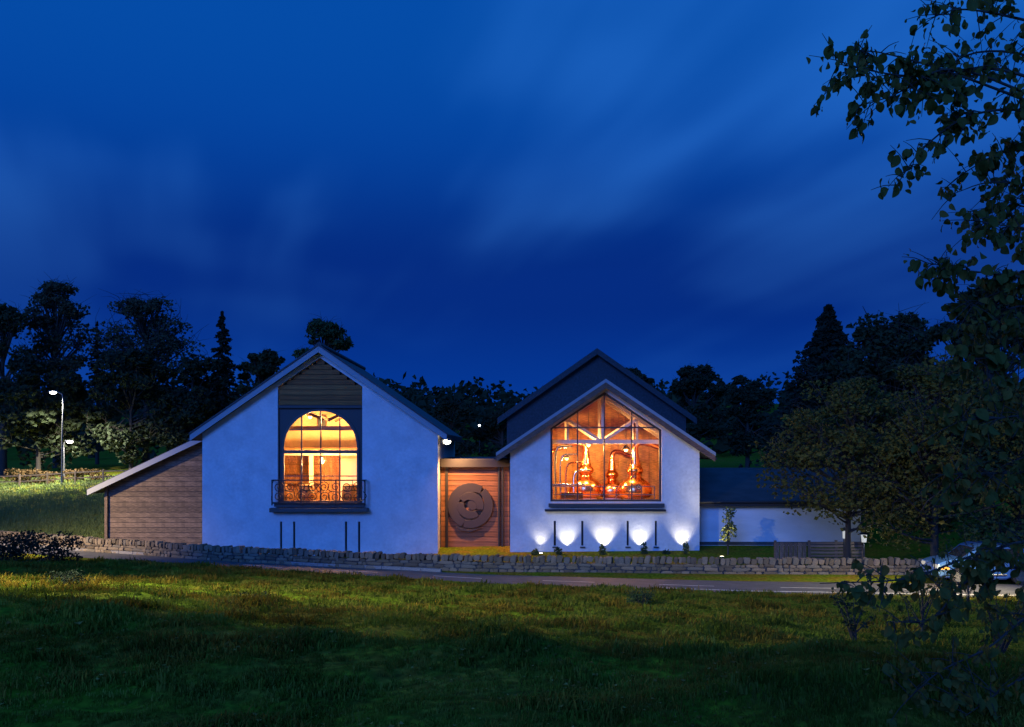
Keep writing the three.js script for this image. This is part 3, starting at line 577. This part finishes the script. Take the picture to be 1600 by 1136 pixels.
reseed(400);
const LW = 'trees of the wood behind the meadow';
tree('broadleaf_tree', 'tall lacy tree with the highest crown at the far left', { px: 88, D: 104, top: 440, bottom: 600, half: 62, n: 3400, size: 0.42, mat: LM.oakB, group: LW, clumps: 60, trunkR: 0.4 });
tree('broadleaf_tree', 'tall thin-leaved tree cut by the left edge of the frame', { px: 5, D: 98, top: 472, bottom: 640, half: 55, n: 3200, size: 0.42, mat: LM.oakA, group: LW, clumps: 46, trunkR: 0.4 });
tree('broadleaf_tree', 'broad airy tree right of the tallest left-hand tree', { px: 228, D: 106, top: 462, bottom: 600, half: 78, n: 3600, size: 0.42, mat: LM.oakB, group: LW, clumps: 62, trunkR: 0.42 });
tree('broadleaf_tree', 'dark rounded tree behind the street lamp', { px: 60, D: 93, top: 560, bottom: 725, half: 85, n: 5200, size: 0.5, mat: LM.dark, group: LW, clumps: 46 });
tree('broadleaf_tree', 'dark dense tree above the lean-to roof', { px: 205, D: 94, top: 550, bottom: 730, half: 90, n: 5600, size: 0.5, mat: LM.dark, group: LW, clumps: 46 });
tree('broadleaf_tree', 'dark dense tree left of the tall conifer', { px: 300, D: 96, top: 555, bottom: 730, half: 70, n: 4600, size: 0.5, mat: LM.dark, group: LW, clumps: 40 });
tree('broadleaf_tree', 'rounded tree right of the tall conifer above the roof slope', { px: 408, D: 100, top: 545, bottom: 700, half: 48, n: 3400, size: 0.45, mat: LM.oakA, group: LW, clumps: 34 });
conifer('tall pointed conifer rising behind the larger gable roof', 347, 98, 484, 52, 240, LW);
conifer('slim conifer in the wood left of the airy tree', 152, 112, 500, 36, 170, LW);
tree('broadleaf_tree', 'tree crown peeping over the ridge of the larger gable', { px: 505, D: 90, top: 498, bottom: 600, half: 44, n: 2200, size: 0.4, mat: LM.shrub, group: 'trees behind the buildings', clumps: 34 });
tree('broadleaf_tree', 'dark tree seen above the timber link beside the larger gable', { px: 705, D: 110, top: 628, bottom: 720, half: 45, n: 2600, size: 0.45, mat: LM.dark, group: 'trees behind the buildings', clumps: 28 });
tree('broadleaf_tree', 'dark tree seen above the timber link beside the still house', { px: 785, D: 116, top: 634, bottom: 720, half: 42, n: 2600, size: 0.45, mat: LM.dark, group: 'trees behind the buildings', clumps: 28 });
tree('broadleaf_tree', 'small tree just right of the rear roof', { px: 990, D: 92, top: 572, bottom: 660, half: 38, n: 2200, size: 0.4, mat: LM.dark, group: 'trees behind the buildings', clumps: 26 });
tree('broadleaf_tree', 'rounded dark tree right of the still house roof', { px: 1085, D: 96, top: 568, bottom: 700, half: 52, n: 3800, size: 0.45, mat: LM.dark, group: 'trees behind the buildings', clumps: 36 });
tree('broadleaf_tree', 'lower dark tree between the still house and the right-hand trees', { px: 1168, D: 100, top: 588, bottom: 720, half: 50, n: 3600, size: 0.45, mat: LM.dark, group: 'trees behind the buildings', clumps: 36 });
conifer('pointed conifer at the left end of the right-hand trees', 1294, 62, 474, 140, 620, 'right-hand trees');
tree('broadleaf_tree', 'big rounded tree behind the low wing right of the conifer', { px: 1395, D: 60, top: 490, bottom: 760, half: 110, n: 8200, size: 0.36, mat: LM.oakA, group: 'right-hand trees', clumps: 64, trunkR: 0.35 });
tree('broadleaf_tree', 'tall leafy tree filling the right edge behind the wall', { px: 1545, D: 56, top: 440, bottom: 770, half: 110, n: 8200, size: 0.34, mat: LM.oakA, group: 'right-hand trees', clumps: 64, trunkR: 0.35 });
tree('broadleaf_tree', 'leafy roadside tree overhanging the low wing roof', { px: 1325, D: 43.6, top: 590, bottom: 822, half: 125, n: 6800, size: 0.2, mat: LM.near, group: 'right-hand trees', clumps: 70, trunkR: 0.16, floor: 0 });
tree('broadleaf_tree', 'dense roadside tree over the parked car', { px: 1460, D: 42.6, top: 560, bottom: 852, half: 150, n: 11500, size: 0.2, mat: LM.near, group: 'right-hand trees', clumps: 84, trunkR: 0.2, floor: 0 });
tree('broadleaf_tree', 'olive roadside tree cut by the right edge of the frame', { px: 1590, D: 41.9, top: 590, bottom: 868, half: 110, n: 9000, size: 0.22, mat: LM.shrub, group: 'right-hand trees', clumps: 64, trunkR: 0.18, floor: 0 });
{ // ornamental tree lit by its own ground light
  const D = 47, x = wx(1137, D), g = thing('ornamental_tree', 'small bright yellow-green tree in front of the low wing', 'tree', [x, 0, -D]), l = [], st = [];
  for (let i = 0; i < 16; i++) { const c = V(rr(-0.3, 0.3), rr(0.8, 2.3), rr(-0.25, 0.25)); leafCloud(l, 26, c, V(0.2, 0.2, 0.2), 0.13); st.push(tube([V(0, 0.5, 0), V(c.x * 0.4, c.y * 0.6 + 0.2, c.z * 0.4), c], 0.018, 0.005, 5)); }
  st.push(tube([V(0, -0.05, 0), V(0.02, 0.8, 0), V(-0.02, 1.7, 0.02)], 0.04, 0.015, 7));
  part('trunk', merge(st), M.bark, g); part('crown', leafGeo(l), LM.lime, g);
}
uplight(wx(1128, 46.3), -46.3, 'ground light in front of the small yellow-green tree', [1, 0.86, 0.55], 9, -0.7, 8);
{ // far wooded slope
  reseed(512);
  const l = [], l2 = [];
  for (let i = 0; i < 900; i++) {
    const D = rr(135, 330), x = rr(-0.7, 0.7) * D, y = ground(x, -D), h = rr(4, 9);
    leafCloud(rnd() < 0.8 ? l : l2, 16, V(x, y + h * 0.55, -D), V(h * 0.35, h * 0.5, h * 0.35), 1.9);
  }
  for (const [a, m] of [[l, LM.dark], [l2, LM.oakA]]) { const o = part(numbered('distant_woodland'), leafGeo(a), m, scene); o.userData = { kind: 'stuff', label: a === l ? 'far dark woodland covering the hillside' : 'far olive trees dotted through the hillside woodland', category: 'woodland' }; }
}
{ // dark bush by the road at the far left and autumn hedge on the meadow's top edge
  reseed(513);
  const bush = (name, label, px, D, w, h, n, size, mat, group) => { const x = wx(px, D), y = ground(x, -D), g = thing(name, label, 'bush', [x, y, -D], group), l = [], st = []; for (let i = 0; i < 26; i++) { const c = V(rr(-0.5, 0.5) * w, rr(0.12, 0.8) * h, rr(-0.4, 0.4) * Math.min(w, 2)); leafCloud(l, n / 26, c, V(w * 0.16 + 0.1, h * 0.22, 0.35), size); st.push(tube([V(c.x * 0.5, 0, c.z * 0.5), V(c.x * 0.8, c.y * 0.5, c.z), c], 0.02, 0.006, 4)); } part('foliage', leafGeo(l), mat, g); part('stem', merge(st), M.barkDark, g); };
  bush('roadside_bush', 'black-green bush on the verge at the lower left edge', 28, 43.5, 4.4, 1.35, 2800, 0.13, LM.fir);
  bush('autumn_bush', 'rusty autumn bush below the street lamp on the meadow edge', 52, 88, 3.6, 1.5, 900, 0.22, LM.autumn, 'autumn bushes on the meadow edge');
  bush('autumn_bush', 'rusty autumn bush nearest the lean-to roof on the meadow edge', 132, 88, 3.0, 1.2, 800, 0.22, LM.autumn, 'autumn bushes on the meadow edge');
  bush('field_bush', 'low dark bush on the grass bank left of centre', 105, 26, 0.9, 0.45, 700, 0.06, LM.fir, 'low bushes on the grass bank');
  bush('field_bush', 'low dark bush on the grass bank below the smaller gable', 1003, 31, 0.7, 0.55, 600, 0.06, LM.shrub, 'low bushes on the grass bank');
  bush('field_bush', 'low dark bush on the grass bank under the arched window', 400, 24, 1.1, 0.35, 700, 0.06, LM.fir, 'low bushes on the grass bank');
}
{ // wire fence along the top of the meadow
  const g = thing('field_fence', 'thin post and rail fence along the top of the left meadow', 'fence');
  let prev; for (let i = 0; i < 14; i++) { const x = -52 + i * 2.4, z = -86.5, y = ground(x, z), p = V(x, y, z); part('fence_post', box(0.12, 1.2, 0.12, x, y + 0.55, z), weatheredTones[2], g); if (prev) for (const h of [0.5, 0.98]) part('fence_rail', beam(prev.clone().add(V(0.06, h, 0)), p.clone().add(V(-0.06, h, 0)), 0.04, 0.1), weatheredTones[0], g); prev = p; }
}

// ------------------------------------------------------------------ street lamps
function streetLamp(name, label, x, D, top, arm, cd, aim, group, lit = [1, 0.78, 0.5], k = 30) {
  const y = ground(x, -D), h = top - y, g = thing(name, label, 'street lamp', [x, y, -D], group);
  part('pole', tube([V(0, -0.1, 0), V(0, h * 0.5, 0), V(0, h - 0.1, 0), V(arm * 0.35, h + 0.05, 0), V(arm * 0.8, h + 0.1, 0)], 0.085, 0.045, 10, 4), M.lampMetal, g);
  part('base', cyl(0.12, 0.13, 0.9, 0, 0.4, 0, 12), M.lampMetal, g);
  const sg = Math.sign(arm);
  part('lamp_head', rbox(0.75, 0.13, 0.28, 0.05, arm + sg * 0.2, h + 0.13, 0), M.lampMetal, g);
  part('lamp_glass', new THREE.SphereGeometry(0.2, 16, 10).scale(1.4, 0.7, 0.9).translate(arm + sg * 0.22, h + 0.045, 0), glow(...lit, k), g);
  if (cd) { const l = new THREE.SpotLight(new THREE.Color().setRGB(...lit), cd, 0, aim ? aim[3] : 1.4, 1, 2); l.position.set(arm + sg * 0.22, h - 0.32, 0); l.target.position.set(...(aim ? [aim[0] - x, aim[1] - y, -aim[2] + D] : [arm, 0, 0])); l.castShadow = true; l.shadow.radius = 8; g.add(l, l.target); }
}
streetLamp('street_lamp', 'tall lit street lamp standing before the dark wood at left', wx(97, 86), 86, wy(614, 86), -0.55, 2600, null, 'lit street lamps', [1, 0.95, 0.8]);
streetLamp('street_lamp', 'short distant lit lamp just below the tall street lamp', wx(100, 91), 91, wy(691, 91), 0.3, 60, null, 'lit street lamps', [1, 0.93, 0.8]);
// lamps of the same road standing just outside the left and right of the frame; they light the verge, the wall and the grass
streetLamp('street_lamp', 'lamp post on the bank just outside the left edge, lighting road and verge', -15.6, 24, 10, 1.0, 1150, [-6, 0.8, 25, 1.1], 'lit street lamps', [0.92, 0.92, 0.56]);
streetLamp('street_lamp', 'roadside street lamp just outside the right edge, lighting the wall', 22.6, 33.0, 7.2, -1.2, 1000, [15.5, 0, 36.2, 0.5], 'lit street lamps', [1, 0.80, 0.46]);
streetLamp('street_lamp', 'roadside street lamp outside the left edge facing the lean-to', -29, 43.5, 7.2, 1.2, 1150, [-23, 0.5, 53, 0.8], 'lit street lamps', [1, 0.74, 0.42]);
[[749, 665, 130], [718, 672, 150], [1330, 640, 140]].forEach(([px, py, D], i) => { const g = thing('distant_light', ['brightest tiny house light in the gap between the gables', 'faint tiny house light beside the larger gable roof', 'faint tiny light among the right-hand trees'][i], 'light', [wx(px, D), wy(py, D), -D], 'house lights on the far hillside'); part('bulb', new THREE.SphereGeometry(0.16, 10, 8), glow(0.9, 0.95, 1, 5), g); part('bracket', box(0.05, 0.05, 0.5, 0, 0.1, -0.3), M.dark, g); part('post', cyl(0.06, 0.06, 8, 0, -3.9, -0.55, 6), M.dark, g); });

// ------------------------------------------------------------------ timber fence and garden lamps beyond the wall, right
{
  reseed(60);
  const D = 44.5, g = thing('slat_fence', 'grey timber slat fence beyond the stone wall at right', 'fence', [wx(1212, D), 0, -D]), w = wx(1348, D) - wx(1212, D), h = wy(846, D);
  for (let x = 0.07; x < w * 0.38; x += 0.2) part('fence_board', box(0.17, h - 0.1, 0.03, x, (h - 0.1) / 2 + 0.05, rr(0, 0.01)), pick(weatheredTones), g);
  for (let y = 0.15; y < h; y += 0.14) part('fence_slat', box(w * 0.6, 0.1, 0.03, w * 0.7, y, 0), pick(weatheredTones), g);
  for (const x of [0, w * 0.39, w * 0.7, w]) part('fence_post', box(0.1, h + 0.08, 0.1, x, h / 2, -0.07), weatheredTones[3], g);
}
[[1319, 836], [1350, 842]].forEach(([px, py], i) => {
  const D = 44, g = thing('garden_lamp', i ? 'larger pale garden lamp under the roadside trees' : 'slim pale garden lamp at the corner of the low wing', 'lamp', [wx(px, D), 0, -D], 'pale lamps under the roadside trees'), h = wy(py + 6, D);
  part('post', cyl(0.035, 0.04, h, 0, h / 2, 0, 10), M.dark, g);
  part('lantern', cyl(i ? 0.13 : 0.07, i ? 0.10 : 0.06, 0.32, 0, h + 0.18, 0, 6), glow(0.9, 0.95, 1, 0.55), g);
  part('cap', new THREE.ConeGeometry(i ? 0.24 : 0.12, 0.16, 6).translate(0, h + 0.45, 0), M.dark, g);
  const l = new THREE.PointLight(new THREE.Color().setRGB(0.8, 0.9, 1), i ? 1.6 : 0.8, 0, 2); l.position.set(0, h + 0.18, 0.32); l.castShadow = true; g.add(l);
});

// ------------------------------------------------------------------ parked car behind the branches
{
  const D = 38.2, g = thing('parked_car', 'blue car parked by the wall behind the branches at right', 'car', [wx(1466, D), 0.01, -D]);
  const paint = new THREE.MeshPhysicalMaterial({ roughness: 0.35, metalness: 0.2, clearcoat: 1, clearcoatRoughness: 0.1 }); paint.color.setRGB(0.05, 0.16, 0.42);
  const gl = std(0.02, 0.024, 0.03, 0.08), rub = std(0.02, 0.02, 0.02, 0.8);
  const body = [[0.02, 0.34], [0.0, 0.55], [0.06, 0.74], [0.35, 0.84], [1.02, 0.95], [1.55, 1.36], [1.85, 1.45], [2.75, 1.44], [3.3, 1.28], [3.75, 0.98], [3.92, 0.86], [3.95, 0.5], [3.88, 0.3], [3.5, 0.26]];
  const arc = (cx, from, to) => { const p = []; for (let i = 0; i <= 10; i++) { const a = mix(from, to, i / 10); p.push([cx + 0.37 * Math.cos(a), 0.3 + 0.37 * Math.sin(a)]); } return p; };
  const prof = [...body, ...arc(3.12, 0, Math.PI), [2.6, 0.24], [1.2, 0.24], ...arc(0.78, 0, Math.PI)];
  part('body', slab(prof, 1.5, -1.55, [], 0.06), paint, g);
  for (const z of [0.02, -1.62]) { part('side_window', slab([[1.2, 0.98], [1.62, 1.33], [2.1, 1.37], [2.1, 0.98]], 0.05, z + 0.02), gl, g); part('side_window', slab([[2.18, 0.98], [2.18, 1.37], [2.72, 1.36], [3.2, 1.2], [3.35, 0.98]], 0.05, z + 0.02), gl, g); }
  part('windscreen', beam(V(0.99, 1.0, -0.8), V(1.47, 1.37, -0.8), 1.25, 0.04), gl, g);
  for (const x of [0.78, 3.12]) for (const z of [-0.06, -1.46]) { const w = part('wheel', new THREE.CylinderGeometry(0.3, 0.3, 0.2, 24).rotateX(Math.PI / 2).translate(x, 0.3, z), rub, g); part('rim', new THREE.CylinderGeometry(0.2, 0.2, 0.21, 16).rotateX(Math.PI / 2).translate(x, 0.3, z + (z > -0.5 ? 0.006 : -0.006)), M.steel, w); }
  part('sill_strip', rbox(1.3, 0.07, 0.04, 0.01, 1.95, 0.36, 0.03), M.steel, g);
  part('door_handle', rbox(0.16, 0.035, 0.04, 0.01, 2.0, 0.84, 0.03), M.steel, g);
  for (const z of [-0.18, -1.32]) part('headlight', rbox(0.16, 0.14, 0.3, 0.03, 0.03, 0.68, z), glow(1, 0.92, 0.8, 0.5), g);
  part('side_lamp', rbox(0.34, 0.1, 0.06, 0.02, 0.24, 0.62, 0.04), glow(1, 0.42, 0.06, 2.4), g);
  part('bumper', rbox(0.12, 0.2, 1.56, 0.04, -0.03, 0.4, -0.8), paint, g);
  const l = new THREE.PointLight(new THREE.Color().setRGB(1, 0.42, 0.08), 1.6, 0, 2); l.position.set(0.0, 0.62, 0.3); l.castShadow = true; g.add(l);
}

// ------------------------------------------------------------------ foreground tree at the right edge
{
  reseed(700);
  const D0 = 6.4, base = V(3.75, 0, -D0), gy0 = ground(base.x, base.z), g = thing('foreground_tree', 'near tree with round leaves reaching in from the right edge', 'tree', [base.x, gy0, base.z]);
  const L = (px, py, D) => at(px, py, D).sub(V(base.x, gy0, base.z));
  const wood = [tube([V(0, -0.1, 0), V(0.06, 1.2, 0), V(-0.02, 2.6, 0.05), V(0.08, 4.2, 0), V(0.02, 6.2, 0)], 0.15, 0.05, 12, 4)];
  const limbs = [ // points (px, py, depth), leaf density per metre, spread
    [[[1700, 170, 6.4], [1560, 105, 6.1], [1430, 110, 5.9], [1300, 100, 5.7]], 48, 0.17],
    [[[1480, 108, 6.0], [1400, 150, 5.9], [1345, 165, 5.8]], 60, 0.12],
    [[[1470, 108, 6.0], [1390, 85, 5.9], [1330, 78, 5.8]], 50, 0.10],
    [[[1700, 270, 6.5], [1620, 235, 6.6], [1560, 240, 6.6], [1510, 262, 6.6]], 80, 0.17],
    [[[1690, 380, 6.6], [1630, 330, 6.7], [1580, 320, 6.7], [1545, 330, 6.7]], 110, 0.2],
    [[[1690, 60, 6.4], [1590, 30, 6.3], [1500, 12, 6.2], [1445, 40, 6.1]], 40, 0.16],
    [[[1700, 240, 6.3], [1600, 170, 6.2], [1520, 185, 6.2], [1440, 240, 6.1], [1400, 295, 6.0]], 46, 0.13],
    [[[1690, 150, 6.5], [1600, 95, 6.6], [1510, 90, 6.7], [1440, 150, 6.8]], 46, 0.17],
    [[[1700, 330, 6.4], [1620, 300, 6.4], [1540, 290, 6.4], [1490, 300, 6.4]], 50, 0.14],
    [[[1690, 420, 6.3], [1610, 360, 6.3], [1560, 350, 6.2], [1520, 345, 6.2]], 90, 0.14],
    [[[1690, 480, 6.4], [1600, 430, 6.2], [1520, 425, 6.1], [1450, 415, 6.0]], 70, 0.10],
    [[[1690, 540, 6.4], [1610, 480, 6.3], [1540, 490, 6.3], [1500, 470, 6.2]], 95, 0.18],
    [[[1700, 640, 6.4], [1620, 570, 6.4], [1560, 570, 6.3], [1500, 560, 6.3]], 90, 0.18],
    [[[1700, 700, 6.3], [1620, 650, 6.2], [1560, 660, 6.1], [1500, 650, 6.1]], 85, 0.18],
    [[[1700, 780, 6.4], [1620, 740, 6.4], [1550, 745, 6.3], [1470, 735, 6.3]], 60, 0.17],
    [[[1700, 850, 6.2], [1610, 835, 6.0], [1520, 870, 5.9], [1420, 905, 5.8], [1280, 915, 5.7]], 46, 0.12],
    [[[1700, 900, 6.3], [1600, 880, 6.2], [1510, 915, 6.1], [1450, 960, 6.0], [1390, 970, 6.0]], 60, 0.14],
    [[[1700, 960, 6.2], [1610, 960, 6.1], [1540, 1010, 6.0], [1470, 1060, 5.9], [1420, 1090, 5.9]], 48, 0.17],
    [[[1700, 1040, 6.1], [1600, 1060, 6.0], [1500, 1110, 5.9]], 50, 0.18],
    [[[1680, 20, 6.6], [1620, -20, 6.6], [1540, -30, 6.6]], 50, 0.2],
  ];
  const spots = [];
  for (const [pts, dens, spread] of limbs) {
    const P = pts.map(p => L(...p)); const c = new THREE.CatmullRomCurve3(P), len = c.getLength();
    P.unshift(V(0.05, P[0].y - 0.25, 0)); for (let i = 2; i < P.length; i++) P[i].add(V(rr(-0.02, 0.02), rr(-0.03, 0.03), rr(-0.05, 0.05))); wood.push(tube(P, 0.015, 0.0025, 6, 5));
    const nT = Math.round(len * dens * 0.75);
    for (let i = 0; i < nT; i++) {
      const t = 0.12 + 0.88 * Math.pow(rnd(), 0.75), s = c.getPointAt(Math.min(1, t)), e = s.clone().add(V(rr(-1.5, 1.0) * spread, rr(-1.3, 1.1) * spread, rr(-1, 1) * spread * 1.3));
      wood.push(tube([s, s.clone().lerp(e, 0.5).add(V(0, 0.012, 0)), e], 0.0035, 0.0015, 4, 2));
      const nl = 3 + Math.floor(rnd() * 4); for (let k = 0; k < nl; k++) { const q = rr(0.3, 1.05); spots.push(s.clone().lerp(e, q).add(V(rr(-1, 1) * 0.035, rr(-0.04, 0.015), rr(-1, 1) * 0.035))); }
    }
  }
  part('trunk', merge(wood), M.bark, g);
  // round leaf with a folded midrib; the leaves that stand clearest against the sky are single parts
  const lg = [0, 1, 2].map(v => { const p = []; const N = 9, len = 0.055 + 0.008 * v, wd = 0.021 + 0.002 * v; const e = s => { const q = []; for (let i = 0; i <= N; i++) { const t = i / N; q.push([s * wd * Math.pow(Math.sin(Math.PI * Math.pow(t, 0.8)), 0.75), t * len, 0.006 * Math.sin(t * 3) + 0.006 * Math.abs(Math.sin(Math.PI * t))]); } return q; }; const mid = []; for (let i = 0; i <= N; i++) mid.push([0, i / N * len, 0.006 * Math.sin(i / N * 3)]); for (const s of [-1, 1]) { const q = e(s); for (let i = 0; i < N; i++) { const quad = [mid[i], q[i], q[i + 1], mid[i], q[i + 1], mid[i + 1]]; if (s > 0) quad.reverse(); for (const a of quad) p.push(...a); } } return leafGeo(p); });
  const rest = [[], []];
  spots.sort((a, b) => a.x - b.x);
  spots.forEach((s, i) => {
    const q = new THREE.Quaternion().setFromEuler(new THREE.Euler(rr(-0.9, 0.9) + Math.PI * (0.75 + 0.5 * rnd()), rr(0, 6.28), rr(-0.8, 0.8))), sc = 0.55 + 0.85 * Math.pow(rnd(), 1.3), geo = lg[i % 3];
    if (i < 300) { const m = part('leaf', geo, i % 3 ? LM.near : LM.nearB, g); m.position.copy(s); m.quaternion.copy(q); m.scale.setScalar(sc); }
    else rest[i % 3 ? 0 : 1].push(geo.clone().applyMatrix4(new THREE.Matrix4().compose(s, q, V(sc, sc, sc))));
  });
  rest.forEach((r, i) => { const m = part('leaves', merge(r), i ? LM.nearB : LM.near, g); m.userData.kind = 'stuff'; });
}

// ------------------------------------------------------------------ saplings at the lower right
reseed(720);
[[1512, 30, 905, 120], [1440, 20, 985, 90], [1335, 17, 1040, 70], [1560, 12, 1080, 90]].forEach(([px, D, , half], i) => {
  const x = wx(px, D), y0 = ground(x, -D), h = [2.5, 1.5, 1.0, 1.1][i], g = thing('sapling', ['tallest bare-stemmed sapling forking in front of the parked car', 'leafy sapling on the bank below the parked car', 'short thin sapling furthest left on the right-hand bank', 'short leafy sapling nearest the lower right corner'][i], 'sapling', [x, y0, -D], 'saplings on the right-hand bank');
  const w = [], l = [];
  for (let k = 0; k < 9; k++) { const a = rr(0, 6.28), b = V(Math.cos(a) * h * 0.34, h * rr(0.6, 1), Math.sin(a) * h * 0.3), s = h * rr(0.12, 0.4); w.push(tube([V(0, s * 0.9, 0), V(b.x * 0.5, mix(s, b.y, 0.5), b.z * 0.5), b], 0.014, 0.004, 5, 3)); for (let q = 0; q < 14; q++) { const t = rr(0.35, 1.05); leaf(l, V(b.x * t + rr(-0.06, 0.06), mix(s, b.y, t) + rr(-0.06, 0.06), b.z * t + rr(-0.06, 0.06)), 0.085, 0.2); } }
  w.push(tube([V(0, -0.1, 0), V(0.02, h * 0.3, 0), V(-0.02, h * 0.75, 0)], 0.03, 0.01, 7));
  part('stem', merge(w), M.barkDark, g); part('foliage', leafGeo(l), i % 2 ? LM.near : LM.hedge, g);
});

// ------------------------------------------------------------------ grass tufts, dead stalks and fallen leaves on the bank
function tuftGeo(n, h, spread) {
  const p = []; for (let i = 0; i < n; i++) { const a = rr(0, 6.28), r = rr(0, spread), x = Math.cos(a) * r, z = Math.sin(a) * r, b = rr(0, 6.28), w = 0.006 * rr(0.8, 1.5), hh = h * rr(0.5, 1.1), bx = Math.cos(b) * hh * rr(0.15, 0.7), bz = Math.sin(b) * hh * rr(0.15, 0.7), dx = -Math.sin(b) * w, dz = Math.cos(b) * w; const A = [x - dx, -0.02, z - dz], B = [x + dx, -0.02, z + dz], C = [x + bx * 0.4 - dx * 0.8, hh * 0.62, z + bz * 0.4 - dz * 0.8], Dd = [x + bx * 0.4 + dx * 0.8, hh * 0.62, z + bz * 0.4 + dz * 0.8], E = [x + bx, hh * 0.86, z + bz]; p.push(...A, ...B, ...Dd, ...A, ...Dd, ...C, ...C, ...Dd, ...E); } return leafGeo(p);
}
{
  reseed(800);
  const gm = new THREE.MeshPhysicalMaterial({ roughness: 0.9, specularIntensity: 0.04, side: THREE.DoubleSide, transmission: 0.3, thickness: 0 });
  const place = (name, label, geo, count, mat, sc, filter, cols, lift = 0) => {
    const m = new THREE.InstancedMesh(geo, mat, count); m.name = numbered(name); m.userData = { kind: 'stuff', label, category: 'grass' }; m.castShadow = m.receiveShadow = true;
    const M4 = new THREE.Matrix4(), q = new THREE.Quaternion(), c = new THREE.Color(); let i = 0, guard = 0;
    while (i < count && guard++ < count * 30) {
      const D = Math.pow(rnd(), 1.35) * 42 + 4.2, x = rr(-0.56, 0.56) * D; if (D > roadNear(x) - 0.05) continue;
      const k = fbm(x * 0.35, D * 0.45, 12, 3); if (!filter(k, x, D)) continue;
      const tus = smooth(-0.05, 0.22, fbm(x * 0.9 + 7, D * 1.1, 21, 3)), s = sc * rr(0.6, 1.3) * (1 + D * 0.012) * (0.5 + 0.8 * tus) * mix(0.62, 1, smooth(7, 18, D)); q.setFromEuler(new THREE.Euler(rr(-0.2, 0.2), rr(0, 6.28), rr(-0.2, 0.2))); M4.compose(V(x, ground(x, -D) + lift, -D), q, V(s, s * rr(0.6, 1.2), s)); m.setMatrixAt(i, M4);
      const cc = cols[Math.floor(rnd() * cols.length)], v = rr(0.75, 1.25) * (0.7 + 1.5 * Math.max(0, 0.3 + fbm(x * 0.5 + 40, D * 0.6, 33, 3))); c.setRGB(cc[0] * v, cc[1] * v, cc[2] * v); m.setColorAt(i, c); i++;
    }
    m.count = i; scene.add(m);
  };
  const green = [[0.095, 0.125, 0.012], [0.115, 0.13, 0.014], [0.08, 0.105, 0.010], [0.14, 0.14, 0.02]], dead = [[0.21, 0.135, 0.016], [0.17, 0.11, 0.014], [0.14, 0.09, 0.012]];
  place('bank_grass', 'green grass covering the sloping bank in the foreground', tuftGeo(12, 0.095, 0.11), 70000, gm, 1.0, (k) => k < 0.12 || rnd() < 0.35, green);
  place('dead_grass', 'brownish dead grass patches on the foreground bank', tuftGeo(10, 0.11, 0.13), 22000, gm.clone(), 1.0, (k) => k > 0.02, dead);
  const p = []; { p.push(-0.02, 0, 0, 0.0, 0.008, 0.028, 0.02, 0, 0, -0.02, 0, 0, 0.02, 0, 0, 0.0, 0.012, -0.03); }
  place('fallen_leaves', 'pale fallen leaves scattered over the nearest part of the bank', leafGeo(p), 1500, gm.clone(), 1.3, (k, x, D) => D < 15 && k > -0.08 && rnd() < 1.15 - D / 15, [[0.26, 0.16, 0.03], [0.30, 0.20, 0.05], [0.18, 0.10, 0.02], [0.22, 0.14, 0.03]], 0.045);
}
{ // rough grass behind the wall on the meadow
  reseed(810);
  const m = new THREE.InstancedMesh(tuftGeo(10, 0.3, 0.25), new THREE.MeshStandardMaterial({ roughness: 0.85, side: THREE.DoubleSide }), 9000); m.name = 'meadow_grass'; m.userData = { kind: 'stuff', label: 'green meadow grass rising behind the stone wall at left', category: 'grass' };
  const M4 = new THREE.Matrix4(), q = new THREE.Quaternion(), c = new THREE.Color(); let i = 0;
  while (i < 9000) { const D = rr(51, 92), x = rr(-0.55, -0.36) * D; if (D < wallLine(x) + 0.5 || (x > -21.6 && D < 64)) continue; const s = rr(0.7, 1.5); q.setFromEuler(new THREE.Euler(0, rr(0, 6), 0)); M4.compose(V(x, ground(x, -D), -D), q, V(s, s, s)); m.setMatrixAt(i, M4); const v = rr(0.7, 1.3); c.setRGB(0.09 * v, 0.13 * v, 0.03 * v); m.setColorAt(i, c); i++; }
  scene.add(m);
}
scene.traverse(o => { if (o.isMesh) { o.castShadow = true; o.receiveShadow = true; } });
renderer.render(scene, camera);
